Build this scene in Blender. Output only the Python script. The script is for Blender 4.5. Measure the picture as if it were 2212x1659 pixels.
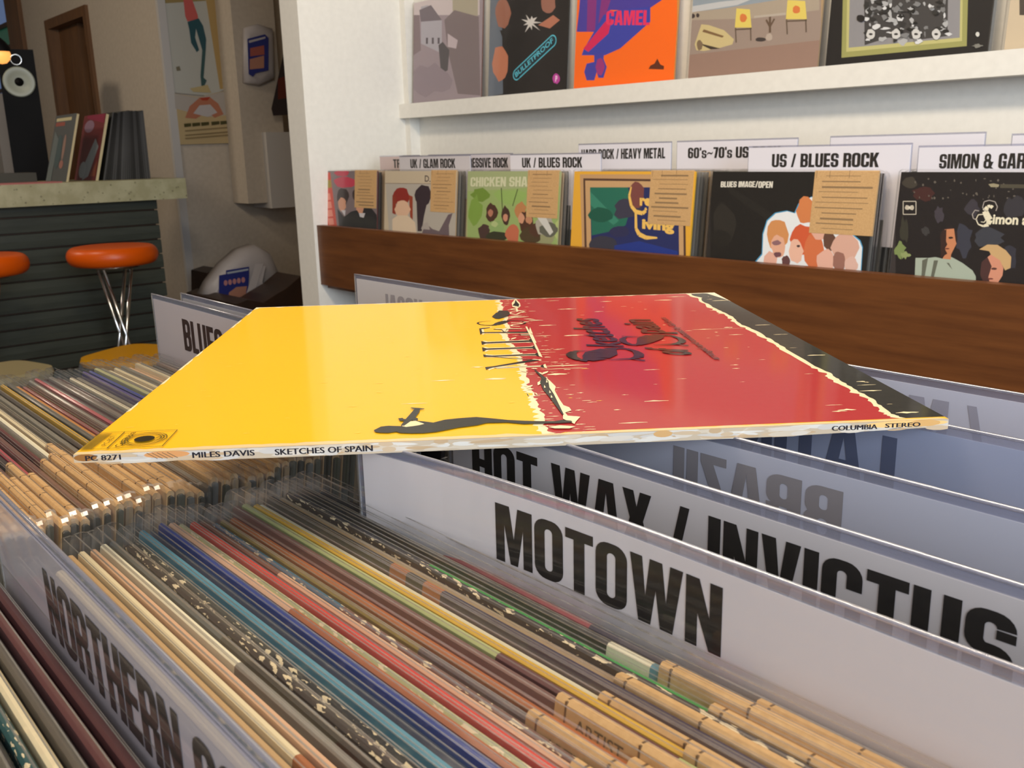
import bpy, math, random
from mathutils import Vector, Matrix
random.seed(7)
SC = bpy.context.scene
COL = SC.collection
for o in list(bpy.data.objects): bpy.data.objects.remove(o)

# ------------------------------------------------------------------ camera (origin of the world = the lens)
FPX, CX, CY = 2005.2, 1106.0, 829.5
RR = Vector((0.65935421, 0.75147541, -0.02316734))
RD = Vector((0.1692454, -0.17838068, -0.96929682))
RF = Vector((-0.73253534, 0.63518898, -0.24479981))
cam = bpy.data.cameras.new('camera'); camo = bpy.data.objects.new('camera', cam); COL.objects.link(camo)
camo.matrix_world = Matrix((( RR.x, -RD.x, -RF.x, 0), (RR.y, -RD.y, -RF.y, 0), (RR.z, -RD.z, -RF.z, 0), (0, 0, 0, 1)))
cam.sensor_width = 36; cam.lens = FPX / 2212 * 36; cam.clip_start = .01; cam.clip_end = 60
cam.dof.use_dof = True; cam.dof.focus_distance = .42; cam.dof.aperture_fstop = 42
SC.camera = camo

# ------------------------------------------------------------------ world, lights, exposure
W = bpy.data.worlds.new('world'); SC.world = W; W.use_nodes = True
W.node_tree.nodes['Background'].inputs[0].default_value = (.55, .68, 1, 1)
W.node_tree.nodes['Background'].inputs[1].default_value = .25
def area(name, loc, target, size, power, col, sy=None):
    l = bpy.data.lights.new(name, 'AREA'); l.energy = power; l.color = col
    l.shape = 'RECTANGLE'; l.size = size; l.size_y = sy or size
    o = bpy.data.objects.new(name, l); COL.objects.link(o); o.location = loc
    o.rotation_euler = (Vector(target) - Vector(loc)).to_track_quat('-Z', 'Y').to_euler()
    return o
WARM = (1.0, .85, .66); COOL = (.70, .82, 1.0)
area('window_daylight', (2.3, -.3, .5), (-2.4, 1.2, -.3), 1.6, 112, (.76, .87, 1.0), 1.5)
area('added_front_fill', (.9, -2.1, .35), (-.3, 1.0, -.2), 1.9, 25, (.80, .87, 1.0), 1.3)  # added cool fill for the divider faces; the front wall has no window
area('added_far_fill', (-5.6, -.6, 1.40), (-5.9, 2.0, .1), .5, 16, WARM, .3)  # unseen warm fill added to brighten the door wall
area('ceiling_lamp_rack', (-.9, .25, 1.42), (-1.1, 1.6, -.1), 1.0, 27, WARM, .25)
area('ceiling_lamp_island', (.35, .30, 1.42), (.0, .3, -.2), .35, 6.5, WARM, .35)
area('ceiling_lamp_left', (-1.5, -.9, 1.42), (-1.2, .2, -.3), .5, 6, WARM, .3)
area('ceiling_lamp_bar', (-3.9, .2, 1.40), (-4.4, .5, 0), .4, 10, WARM, .3)
SC.view_settings.view_transform = 'Standard'; SC.view_settings.look = 'None'
SC.view_settings.exposure = 0; SC.view_settings.gamma = 1; SC.view_settings.use_curve_mapping = False
SC.cycles.transparent_max_bounces = 40
SC.cycles.max_bounces = 10; SC.cycles.diffuse_bounces = 4; SC.cycles.glossy_bounces = 4
SC.cycles.sample_clamp_indirect = 4

# ------------------------------------------------------------------ helpers
def s2l(c): return tuple(((v / 12.92) if v <= .04045 else ((v + .055) / 1.055) ** 2.4) for v in c)
def rgb(r, g, b): return s2l((r / 255, g / 255, b / 255))
def ray(x, y): return RR * (x - CX) + RD * (y - CY) + RF * FPX
def P(x, y, ax, val):
    d = ray(x, y); return d * (val / d[ax])
class Surf:                      # a real plane in the room: origin, two in-plane axes, outward normal
    def __init__(s, o, u, v, n): s.o, s.u, s.v, s.n = Vector(o), Vector(u), Vector(v), Vector(n)
    def at(s, x, y):
        d = ray(x, y); p = d * (s.o.dot(s.n) / d.dot(s.n)) - s.o
        return (p.dot(s.u), p.dot(s.v))
    def w(s, a, b, c=0): return s.o + s.u * a + s.v * b + s.n * c

def nodes(name):
    m = bpy.data.materials.new(name); m.use_nodes = True
    nt = m.node_tree; return m, nt, nt.nodes['Principled BSDF']
def mat(name, col, rough=.5, metal=0, spec=.5, coat=0, noise=None, bump=0, nscale=30, stretch=(1, 1, 1), emit=None):
    m, nt, b = nodes(name)
    b.inputs['Base Color'].default_value = (*col, 1); b.inputs['Roughness'].default_value = rough
    b.inputs['Metallic'].default_value = metal; b.inputs['Specular IOR Level'].default_value = spec
    b.inputs['Coat Weight'].default_value = coat; b.inputs['Coat Roughness'].default_value = .08
    if emit: b.inputs['Emission Color'].default_value = (*emit[0], 1); b.inputs['Emission Strength'].default_value = emit[1]
    if noise or bump:
        tc = nt.nodes.new('ShaderNodeTexCoord'); mp = nt.nodes.new('ShaderNodeMapping'); mp.inputs['Scale'].default_value = stretch
        n = nt.nodes.new('ShaderNodeTexNoise'); n.inputs['Scale'].default_value = nscale; n.inputs['Detail'].default_value = 5
        nt.links.new(tc.outputs['Object'], mp.inputs[0]); nt.links.new(mp.outputs[0], n.inputs['Vector'])
        if noise:
            mx = nt.nodes.new('ShaderNodeValToRGB'); mx.color_ramp.elements[0].position = .3; mx.color_ramp.elements[1].position = .7
            mx.color_ramp.elements[0].color = (*col, 1); mx.color_ramp.elements[1].color = (*noise, 1)
            nt.links.new(n.outputs['Fac'], mx.inputs[0]); nt.links.new(mx.outputs[0], b.inputs['Base Color'])
        if bump:
            bp = nt.nodes.new('ShaderNodeBump'); bp.inputs['Strength'].default_value = bump; bp.inputs['Distance'].default_value = .002
            nt.links.new(n.outputs['Fac'], bp.inputs['Height']); nt.links.new(bp.outputs[0], b.inputs['Normal'])
    return m
def mat_print(name, rough, coat=0, worn=0, coat_rough=.08, spec=.5, wave=0):   # printed card: the flat print is a colour attribute
    m, nt, b = nodes(name)
    at = nt.nodes.new('ShaderNodeAttribute'); at.attribute_name = 'Col'
    b.inputs['Roughness'].default_value = rough; b.inputs['Coat Weight'].default_value = coat; b.inputs['Coat Roughness'].default_value = coat_rough
    b.inputs['Specular IOR Level'].default_value = spec
    tc = nt.nodes.new('ShaderNodeTexCoord')
    n = nt.nodes.new('ShaderNodeTexNoise'); n.inputs['Scale'].default_value = 700 if worn else 260; n.inputs['Detail'].default_value = 3
    nt.links.new(tc.outputs['Object'], n.inputs['Vector'])
    mx = nt.nodes.new('ShaderNodeMix'); mx.data_type = 'RGBA'; mx.inputs[7].default_value = (*rgb(225, 205, 165), 1)
    nt.links.new(at.outputs['Color'], mx.inputs[6])
    if worn:
        mp = nt.nodes.new('ShaderNodeMapping'); mp.inputs['Scale'].default_value = (.35, 1, 1)
        nt.links.new(tc.outputs['Object'], mp.inputs[0]); nt.links.new(mp.outputs[0], n.inputs['Vector'])
        r = nt.nodes.new('ShaderNodeValToRGB'); r.color_ramp.elements[0].position = worn; r.color_ramp.elements[1].position = worn + .02
        nt.links.new(n.outputs['Fac'], r.inputs[0]); nt.links.new(r.outputs[0], mx.inputs[0])
    else:
        v = nt.nodes.new('ShaderNodeMath'); v.operation = 'MULTIPLY'; v.inputs[1].default_value = .02
        nt.links.new(n.outputs['Fac'], v.inputs[0]); nt.links.new(v.outputs[0], mx.inputs[0])
    nt.links.new(mx.outputs[2], b.inputs['Base Color'])
    if wave:
        n2 = nt.nodes.new('ShaderNodeTexNoise'); n2.inputs['Scale'].default_value = 14; nt.links.new(tc.outputs['Object'], n2.inputs['Vector'])
        bp = nt.nodes.new('ShaderNodeBump'); bp.inputs['Strength'].default_value = wave; bp.inputs['Distance'].default_value = .01
        nt.links.new(n2.outputs['Fac'], bp.inputs['Height']); nt.links.new(bp.outputs[0], b.inputs['Coat Normal'])
    return m
def mat_film(name, tint=(1, 1, 1), haze=.04, gloss=.16, rough=.1, hazecol=(.8, .8, .85)):   # thin clear plastic
    m, nt, b = nodes(name); nt.nodes.remove(b); out = nt.nodes['Material Output']
    tr = nt.nodes.new('ShaderNodeBsdfTransparent'); tr.inputs[0].default_value = (*tint, 1)
    gl = nt.nodes.new('ShaderNodeBsdfGlossy'); gl.inputs['Roughness'].default_value = rough
    df = nt.nodes.new('ShaderNodeBsdfDiffuse'); df.inputs[0].default_value = (*hazecol, 1)
    lw = nt.nodes.new('ShaderNodeLayerWeight'); lw.inputs[0].default_value = .35
    mu = nt.nodes.new('ShaderNodeMath'); mu.operation = 'MULTIPLY_ADD'; mu.inputs[1].default_value = gloss * 2.2; mu.inputs[2].default_value = gloss * .3
    m1 = nt.nodes.new('ShaderNodeMixShader'); m2 = nt.nodes.new('ShaderNodeMixShader')
    nt.links.new(lw.outputs['Facing'], mu.inputs[0]); nt.links.new(mu.outputs[0], m1.inputs[0])
    nt.links.new(tr.outputs[0], m1.inputs[1]); nt.links.new(gl.outputs[0], m1.inputs[2])
    m2.inputs[0].default_value = haze; nt.links.new(m1.outputs[0], m2.inputs[1]); nt.links.new(df.outputs[0], m2.inputs[2])
    nt.links.new(m2.outputs[0], out.inputs[0]); return m

M = {}
M['print'] = mat_print('printed_card', .45, .25)
M['worn'] = mat_print('worn_printed_card', .5, .3, worn=.58)
M['cover'] = mat_print('cover_in_film', .5, .35, coat_rough=.12, wave=.35, spec=.25)
M['lp'] = mat_print('glossy_worn_jacket', .55, .5, coat_rough=.085, spec=.1)
M['kraft'] = mat('kraft_card', rgb(204, 164, 112), .6, noise=rgb(190, 150, 98), nscale=420)
M['film'] = mat_film('clear_sleeve', haze=.006, gloss=.035)
M['rim'] = mat_film('sleeve_seam', haze=.07, gloss=.26, rough=.26, hazecol=rgb(185, 180, 170))
M['glossplate'] = mat_print('very_glossy_divider_card', .45, 1.0, coat_rough=.035, spec=.4)
M['plate'] = mat_print('divider_card', .45, .55, coat_rough=.08, spec=.3)
M['acrylic'] = mat_film('divider_plastic', tint=(.86, .87, .95), haze=.22, gloss=.55, rough=.06, hazecol=rgb(200, 200, 215))
M['white'] = mat('white_paint', rgb(228, 224, 214), .55, noise=rgb(222, 218, 208), bump=.04, nscale=60)
M['plaster'] = mat('plaster', rgb(196, 184, 168), .8, noise=rgb(186, 174, 158), bump=.3, nscale=40)
M['greywhite'] = mat('grey_white_paint', rgb(190, 186, 182), .6)
def wood(name, a, b, rough=.38, scale=3.0, st=(1.2, 18, 18), coat=0):
    m, nt, bs = nodes(name); tc = nt.nodes.new('ShaderNodeTexCoord'); mp = nt.nodes.new('ShaderNodeMapping'); mp.inputs['Scale'].default_value = st
    n = nt.nodes.new('ShaderNodeTexNoise'); n.inputs['Scale'].default_value = scale; n.inputs['Detail'].default_value = 9; n.inputs['Roughness'].default_value = .65
    r = nt.nodes.new('ShaderNodeValToRGB'); r.color_ramp.elements[0].position = .32; r.color_ramp.elements[1].position = .68
    r.color_ramp.elements[0].color = (*a, 1); r.color_ramp.elements[1].color = (*b, 1)
    nt.links.new(tc.outputs['Object'], mp.inputs[0]); nt.links.new(mp.outputs[0], n.inputs['Vector']); nt.links.new(n.outputs['Fac'], r.inputs[0])
    nt.links.new(r.outputs[0], bs.inputs['Base Color']); bs.inputs['Roughness'].default_value = rough; bs.inputs['Coat Weight'].default_value = coat
    bp = nt.nodes.new('ShaderNodeBump'); bp.inputs['Strength'].default_value = .12; nt.links.new(n.outputs['Fac'], bp.inputs['Height']); nt.links.new(bp.outputs[0], bs.inputs['Normal'])
    return m
M['wood'] = wood('brown_wood', rgb(84, 46, 20), rgb(112, 66, 30), .42)
M['darkwood'] = wood('dark_wood', rgb(52, 30, 16), rgb(74, 44, 24), .5)
M['doorwood'] = wood('door_wood', rgb(92, 60, 30), rgb(116, 78, 42), .5, st=(10, 10, 1))
M['slat'] = wood('grey_green_slat', rgb(50, 54, 44), rgb(66, 70, 58), .6, st=(14, 1.4, 14))
M['floor'] = wood('floor_boards', rgb(70, 52, 38), rgb(96, 72, 52), .45)
M['black'] = mat('black_plastic', rgb(12, 11, 12), .6, spec=.15)
M['chrome'] = mat('chrome', (.8, .8, .8), .15, 1)
M['orange'] = mat('orange_vinyl', rgb(222, 88, 4), .35, spec=.4)
M['yellow'] = mat('yellow_vinyl', rgb(210, 150, 12), .35)
M['tanvinyl'] = mat('tan_vinyl', rgb(150, 138, 100), .6)
M['bag'] = mat('white_plastic_bag', rgb(178, 172, 172), .4, bump=.6, nscale=9)
M['leather'] = mat('dark_leather', rgb(48, 34, 26), .45, noise=rgb(60, 40, 28), nscale=12)
M['cone'] = mat('speaker_cone', rgb(165, 170, 155), .35)
M['globe'] = mat('lamp_globe', rgb(250, 180, 90), .4, emit=((1, .42, .10), 1.1))
M['daypane'] = mat('daylit_pane', rgb(110, 130, 160), .3, emit=(rgb(120, 150, 205), .28))
M['tealpane'] = mat('teal_pane', rgb(30, 90, 70), .3, emit=(rgb(30, 110, 85), .15))
def terrazzo():
    m, nt, b = nodes('speckled_counter'); tc = nt.nodes.new('ShaderNodeTexCoord')
    v = nt.nodes.new('ShaderNodeTexVoronoi'); v.inputs['Scale'].default_value = 38; n = nt.nodes.new('ShaderNodeTexNoise'); n.inputs['Scale'].default_value = 16
    n.inputs['Detail'].default_value = 6
    nt.links.new(tc.outputs['Object'], v.inputs['Vector']); nt.links.new(tc.outputs['Object'], n.inputs['Vector'])
    r = nt.nodes.new('ShaderNodeValToRGB'); r.color_ramp.elements[0].position = .0; r.color_ramp.elements[0].color = (*rgb(78, 74, 55), 1)
    r.color_ramp.elements[1].position = .2; r.color_ramp.elements[1].color = (*rgb(186, 182, 146), 1)
    r2 = nt.nodes.new('ShaderNodeValToRGB'); r2.color_ramp.elements[0].position = .4; r2.color_ramp.elements[0].color = (.75, .73, .66, 1); r2.color_ramp.elements[1].position = .62
    mx = nt.nodes.new('ShaderNodeMix'); mx.data_type = 'RGBA'; mx.blend_type = 'MULTIPLY'; mx.inputs[0].default_value = .8
    nt.links.new(v.outputs['Distance'], r.inputs[0]); nt.links.new(n.outputs['Fac'], r2.inputs[0])
    nt.links.new(r.outputs[0], mx.inputs[6]); nt.links.new(r2.outputs[0], mx.inputs[7]); nt.links.new(mx.outputs[2], b.inputs['Base Color'])
    b.inputs['Roughness'].default_value = .4; return m
M['terrazzo'] = terrazzo()

class MB:
    def __init__(s): s.v, s.f, s.c, s.m, s.sm = [], [], [], [], []
    def add(s, vs, fs, col=(1, 1, 1), m=0, smooth=False):
        b = len(s.v); s.v += [tuple(v) for v in vs]
        for f in fs: s.f.append(tuple(b + i for i in f)); s.c.append(col); s.m.append(m); s.sm.append(smooth)
        return s
    def box(s, x0, x1, y0, y1, z0, z1, col=(1, 1, 1), m=0, smooth=False):
        vs = [(x, y, z) for z in (z0, z1) for y in (y0, y1) for x in (x0, x1)]
        return s.add(vs, [(0, 2, 3, 1), (4, 5, 7, 6), (0, 1, 5, 4), (2, 6, 7, 3), (0, 4, 6, 2), (1, 3, 7, 5)], col, m)
    def tube(s, pts, r, n=8, col=(1, 1, 1), m=0, closed=False):
        pts = [Vector(p) for p in pts]; rings = []
        for i, p in enumerate(pts):
            a = pts[i - 1] if (i or closed) else p; b = pts[(i + 1) % len(pts)] if (i < len(pts) - 1 or closed) else p
            d = (b - a).normalized(); q = d.to_track_quat('Z', 'Y'); rr = r[i] if isinstance(r, (list, tuple)) else r
            rings.append([p + q @ Vector((math.cos(2 * math.pi * k / n) * rr, math.sin(2 * math.pi * k / n) * rr, 0)) for k in range(n)])
        vs = [v for rg in rings for v in rg]; fs = []
        L = len(pts); span = L if closed else L - 1
        for i in range(span):
            for k in range(n):
                a, b = i * n + k, i * n + (k + 1) % n; c, d = ((i + 1) % L) * n + (k + 1) % n, ((i + 1) % L) * n + k
                fs.append((a, b, c, d))
        if not closed: fs += [tuple(range(n))[::-1], tuple(range((L - 1) * n, L * n))]
        return s.add(vs, fs, col, m, True)
    def lathe(s, prof, c=(0, 0, 0), n=32, col=(1, 1, 1), m=0, axis=2):
        vs = []; fs = []
        for (r, h) in prof:
            for k in range(n):
                a = 2 * math.pi * k / n; q = [math.cos(a) * r, math.sin(a) * r, h]
                if axis == 0: q = [q[2], q[0], q[1]]
                if axis == 1: q = [q[0], q[2], q[1]]
                vs.append((q[0] + c[0], q[1] + c[1], q[2] + c[2]))
        for i in range(len(prof) - 1):
            for k in range(n): fs.append((i * n + k, i * n + (k + 1) % n, (i + 1) * n + (k + 1) % n, (i + 1) * n + k))
        return s.add(vs, fs, col, m, True)
    def build(s, name, mats, parent=None, mtx=None):
        me = bpy.data.meshes.new(name); me.from_pydata(s.v, [], s.f)
        for k in (mats if isinstance(mats, (list, tuple)) else [mats]): me.materials.append(M[k])
        at = me.color_attributes.new('Col', 'FLOAT_COLOR', 'CORNER'); buf = []
        for p in me.polygons: buf += list((*s.c[p.index][:3], 1)) * p.loop_total
        at.data.foreach_set('color', buf)
        me.polygons.foreach_set('material_index', s.m); me.polygons.foreach_set('use_smooth', s.sm)
        me.update()
        o = bpy.data.objects.new(name, me); COL.objects.link(o)
        if parent: o.parent = parent
        if mtx is not None: o.matrix_local = mtx
        return o
def tag(o, label=None, cat=None, group=None, kind=None):
    for k, v in (('label', label), ('category', cat), ('group', group), ('kind', kind)):
        if v: o[k] = v
    return o
def empty(name, loc, label, cat, group=None, rot=None):
    o = bpy.data.objects.new(name, None); COL.objects.link(o); o.location = loc; o.empty_display_size = .05
    if rot: o.rotation_euler = rot
    return tag(o, label, cat, group)

# ---- flat printed artwork: layers of coloured polygons lying on a real surface
class Art:
    def __init__(s, surf, step=.00006, clip=None): s.S, s.step, s.k, s.mb, s.clip, s.j = surf, step, 1, MB(), clip, 0
    def cut(s, pts):
        for ax, lim, sg in ((0, s.clip[0], 1), (0, s.clip[1], -1), (1, s.clip[2], 1), (1, s.clip[3], -1)):
            out = []
            for i in range(len(pts)):
                a, b = pts[i - 1], pts[i]; da, db = (a[ax] - lim) * sg, (b[ax] - lim) * sg
                if (da >= 0) != (db >= 0):
                    t = da / (da - db); out.append((a[0] + (b[0] - a[0]) * t, a[1] + (b[1] - a[1]) * t))
                if db >= 0: out.append(b)
            pts = out
            if len(pts) < 3: return []
        return pts
    def poly(s, pts, col, px=False, same=False):
        if px: pts = [s.S.at(*p) for p in pts]
        if s.clip:
            pts = s.cut(list(pts))
            if not pts: return s
        if not same: s.k += 1
        a = sum(pts[i][0] * pts[(i + 1) % len(pts)][1] - pts[(i + 1) % len(pts)][0] * pts[i][1] for i in range(len(pts)))
        if a < 0: pts = pts[::-1]
        s.j = s.j + 1 if same else 0
        s.mb.add([s.S.w(x, y, s.k * s.step + (s.j % 100) * s.step * .008) for x, y in pts], [tuple(range(len(pts)))], col); return s
    def polys(s, ps, col):
        s.k += 1
        for p in ps: s.poly(p, col, same=True)
        return s
    def ell(s, c, rx, ry, col, px=False, n=20, rot=0, same=False):
        pts = []
        for k in range(n):
            a = 2 * math.pi * k / n; x, y = math.cos(a) * rx, math.sin(a) * ry
            pts.append((c[0] + x * math.cos(rot) - y * math.sin(rot), c[1] + x * math.sin(rot) + y * math.cos(rot)))
        return s.poly(pts, col, px, same)
    def line(s, pts, w, col, px=False, same=False):
        if px: pts = [s.S.at(*p) for p in pts]
        if not same: s.k += 1
        for i in range(len(pts) - 1):
            (x0, y0), (x1, y1) = pts[i], pts[i + 1]; L = math.hypot(x1 - x0, y1 - y0) or 1e-9
            w0, w1 = (w[i], w[i + 1]) if isinstance(w, (list, tuple)) else (w, w)
            nx, ny = -(y1 - y0) / L / 2, (x1 - x0) / L / 2
            s.poly([(x0 + nx * w0, y0 + ny * w0), (x0 - nx * w0, y0 - ny * w0), (x1 - nx * w1, y1 - ny * w1), (x1 + nx * w1, y1 + ny * w1)], col, same=True)
        return s
    def build(s, name, m, parent):
        inv = parent.matrix_world.inverted() if parent else Matrix()
        s.mb.v = [tuple(inv @ Vector(v)) for v in s.mb.v]
        return s.mb.build(name, m, parent)

# ---- heavy condensed poster lettering, drawn glyph by glyph (cap height 1)
def _oc(x0, x1, y0, y1, r, n=5):
    o = []
    for cx, cy, a0 in ((x1 - r, y1 - r, 0), (x0 + r, y1 - r, 90), (x0 + r, y0 + r, 180), (x1 - r, y0 + r, 270)):
        for k in range(n + 1):
            a = math.radians(a0 + 90 * k / n); o.append((cx + r * math.cos(a), cy + r * math.sin(a)))
    return o
def ring(x0, x1, y0, y1, st=.19, keep=None):
    w = x1 - x0; A = _oc(x0, x1, y0, y1, min(.2, w / 2 * .98)); g = (w - 2 * st) / 2
    B = _oc(x0 + st, x1 - st, y0 + .15, y1 - .15, max(g * .98, .01)); out = []
    for i in range(len(A)):
        j = (i + 1) % len(A); q = [A[i], A[j], B[j], B[i]]
        mx = sum(p[0] for p in q) / 4; my = sum(p[1] for p in q) / 4
        out.append((q, mx, my))
    return out
def fullring(*a): return [q for q, _, _ in ring(*a)]
def bars(*r): return [[(a, c), (b, c), (b, d), (a, d)] for a, b, c, d in r]
def mirx(ps, w): return [[(w - x, y) for x, y in p] for p in ps]
def _C(w=.5): return bars((0, .19, .2, .8), (w - .19, w, .62, .8), (w - .19, w, .2, .38)) + [q for q, mx, my in ring(0, w, 0, 1) if not .25 < my < .75]
GL = {}
GL['M'] = ([[(0, 0), (0, 1), (.27, 1), (.35, .45), (.43, 1), (.70, 1), (.70, 0), (.53, 0), (.53, .66), (.42, 0), (.28, 0), (.17, .66), (.17, 0)]], .70)
GL['N'] = ([[(0, 0), (0, 1), (.19, 1), (.34, .48), (.34, 1), (.51, 1), (.51, 0), (.34, 0), (.17, .5), (.17, 0)]], .51)
GL['T'] = (bars((0, .48, .84, 1), (.145, .335, 0, .85)), .48)
GL['O'] = (fullring(0, .52, 0, 1), .52); GL['0'] = (fullring(0, .48, 0, 1), .48)
GL['W'] = ([[(0, 1), (.19, 1), (.245, .42), (.31, 1), (.50, 1), (.565, .42), (.62, 1), (.81, 1), (.67, 0), (.48, 0), (.405, .55), (.33, 0), (.14, 0)]], .81)
GL['H'] = (bars((0, .19, 0, 1), (.32, .51, 0, 1), (.18, .33, .44, .6)), .51)
GL['A'] = ([[(0, 0), (.13, 1), (.27, 1), (.27, .8), (.215, .34), (.27, .34), (.27, .18), (.2, .18), (.185, 0)], [(.54, 0), (.41, 1), (.27, 1), (.27, .8), (.325, .34), (.27, .34), (.27, .18), (.34, .18), (.355, 0)]], .54)
GL['X'] = ([[(0, 1), (.2, 1), (.26, .73), (.32, 1), (.52, 1), (.38, .52), (.53, 0), (.33, 0), (.26, .3), (.19, 0), (-.01, 0), (.14, .52)]], .52)
GL['/'] = ([[(0, 0), (.15, 0), (.34, 1), (.19, 1)]], .34)
GL['I'] = (bars((0, .19, 0, 1)), .19)
GL['V'] = ([[(0, 1), (.2, 1), (.27, .35), (.34, 1), (.54, 1), (.38, 0), (.16, 0)]], .54)
GL['C'] = (_C(), .5)
GL['G'] = (_C() + bars((.25, .5, .38, .5), (.31, .5, .0, .45)), .5)
GL['U'] = (bars((0, .19, .2, 1), (.32, .51, .2, 1)) + [q for q, mx, my in ring(0, .51, 0, 1) if my < .25], .51)
GL['S'] = ([q for q, mx, my in ring(0, .5, .42, 1) if not (mx > .31 and my < .72)] + [q for q, mx, my in ring(0, .5, 0, .58) if not (mx < .19 and my > .28)] + bars((0, .19, .22, .36), (.31, .5, .66, .78)), .5)
GL['8'] = (fullring(0, .5, .42, 1) + fullring(0, .5, 0, .58), .5)
GL['&'] = (fullring(.04, .44, .48, 1, .14) + fullring(0, .48, 0, .6, .17) + [[(.3, .45), (.62, .45), (.5, .12), (.64, 0), (.42, 0)]], .62)
GL['6'] = (fullring(0, .48, 0, .62) + bars((0, .19, .2, .8), (.3, .48, .68, .8)) + [q for q, mx, my in ring(0, .48, 0, 1) if my > .75], .48)
GL['7'] = ([[(0, 1), (.42, 1), (.42, .84), (.28, 0), (.09, 0), (.22, .84), (0, .84)]], .42)
GL['L'] = (bars((0, .19, 0, 1), (.18, .40, 0, .17)), .40)
GL['E'] = (bars((0, .19, 0, 1), (.18, .42, 0, .17), (.18, .42, .83, 1), (.18, .40, .43, .58)), .42)
GL['F'] = (bars((0, .19, 0, 1), (.18, .42, .83, 1), (.18, .40, .43, .58)), .42)
GL['P'] = (bars((0, .19, 0, 1)) + fullring(0, .5, .38, 1), .5)
GL['R'] = (bars((0, .19, 0, 1), (.31, .5, 0, .46)) + fullring(0, .5, .42, 1), .5)
GL['B'] = (bars((0, .19, 0, 1)) + fullring(0, .5, .44, 1) + fullring(0, .51, 0, .58), .51)
GL['D'] = (bars((0, .19, 0, 1)) + fullring(0, .51, 0, 1), .51)
GL['K'] = (bars((0, .19, 0, 1)) + [[(.18, .38), (.18, .62), (.33, 1), (.53, 1), (.36, .55), (.55, 0), (.34, 0), (.25, .42)]], .54)
GL['Y'] = ([[(0, 1), (.2, 1), (.27, .66), (.34, 1), (.54, 1), (.36, .42), (.36, 0), (.18, 0), (.18, .42)]], .54)
GL['Z'] = ([[(0, 1), (.42, 1), (.42, .84), (.2, .17), (.42, .17), (.42, 0), (0, 0), (0, .16), (.21, .83), (0, .83)]], .42)
GL["'"] = (bars((0, .14, .72, 1)), .14)
GL['s'] = ([[(x * .85, y * .74) for x, y in p] for p in GL['S'][0]], .42)
GL['~'] = ([[(0, .42), (.12, .56), (.24, .54), (.38, .46), (.5, .60), (.5, .46), (.38, .32), (.24, .40), (.12, .42), (0, .28)]], .5)
def heavy(text, sp=.045):
    out = []; x = 0
    for ch in text:
        if ch == ' ': x += .26; continue
        g, w = GL[ch]; out += [[(x + a, b) for a, b in p] for p in g]; x += w + sp
    return out, x - sp
def fit(ps, w, x0, x1, y0, y1, mirror=False, slant=0):
    r = []
    for p in ps:
        q = []
        for a, b in p:
            t = a / w; t = 1 - t if mirror else t; q.append((x0 + (x1 - x0) * t + slant * b, y0 + (y1 - y0) * b))
        r.append(q)
    return r
_fc = {}
def sans(text, bold=.0, shear=0):                                   # Blender's own built-in font as polygons, cap height 1
    key = (text, bold, shear)
    if key in _fc: return _fc[key]
    c = bpy.data.curves.new('t', 'FONT'); c.body = text; c.offset = bold; c.shear = shear; c.resolution_u = 3; c.size = 1
    o = bpy.data.objects.new('t', c); COL.objects.link(o); bpy.context.view_layer.update()
    me = bpy.data.meshes.new_from_object(o.evaluated_get(bpy.context.evaluated_depsgraph_get()))
    vs = [(v.co.x, v.co.y) for v in me.vertices]; fs = [[vs[i] for i in p.vertices] for p in me.polygons]
    bpy.data.objects.remove(o); bpy.data.curves.remove(c); bpy.data.meshes.remove(me)
    x0 = min(v[0] for v in vs); x1 = max(v[0] for v in vs); cap = .73
    _fc[key] = ([[((x - x0) / cap, y / cap) for x, y in f] for f in fs], (x1 - x0) / cap); return _fc[key]

def ordn(k): return '%d%s' % (k, 'th' if 10 < k % 100 < 20 else {1: 'st', 2: 'nd', 3: 'rd'}.get(k % 10, 'th'))
CREAM = rgb(240, 222, 180); WHT = rgb(232, 230, 228); INK = rgb(34, 31, 30); KR = rgb(192, 152, 102)

# ================================================================== THE ROOM
FZ, CZ = -1.15, 1.5
def slab(name, x0, x1, y0, y1, z0, z1, m):
    o = MB().box(0, x1 - x0, 0, y1 - y0, 0, z1 - z0).build(name, m); o.location = (x0, y0, z0); return tag(o, kind='structure')
slab('floor', -9.7, 2.7, -2.2, 3.5, FZ - .05, FZ, 'floor')
slab('ceiling', -9.7, 2.7, -2.2, 3.5, CZ, CZ + .05, 'plaster')
slab('wall_back', -2.53, 2.7, 1.735, 1.80, FZ, CZ, 'white')
slab('wall_partition', -2.53, -2.43, 1.36, 1.735, FZ, CZ, 'white')
slab('wall_side', -2.53, -2.43, 1.80, 3.5, FZ, CZ, 'plaster')
slab('wall_far', -5.40, -5.20, 2.085, 3.5, FZ, CZ, 'plaster')
slab('wall_rear', -5.20, -2.43, 3.5, 3.6, FZ, CZ, 'plaster')
slab('wall_left', -9.7, -9.6, -2.2, 2.2, FZ, CZ, 'plaster')
slab('wall_front', -9.7, 2.7, -2.3, -2.2, FZ, CZ, 'plaster')
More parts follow.
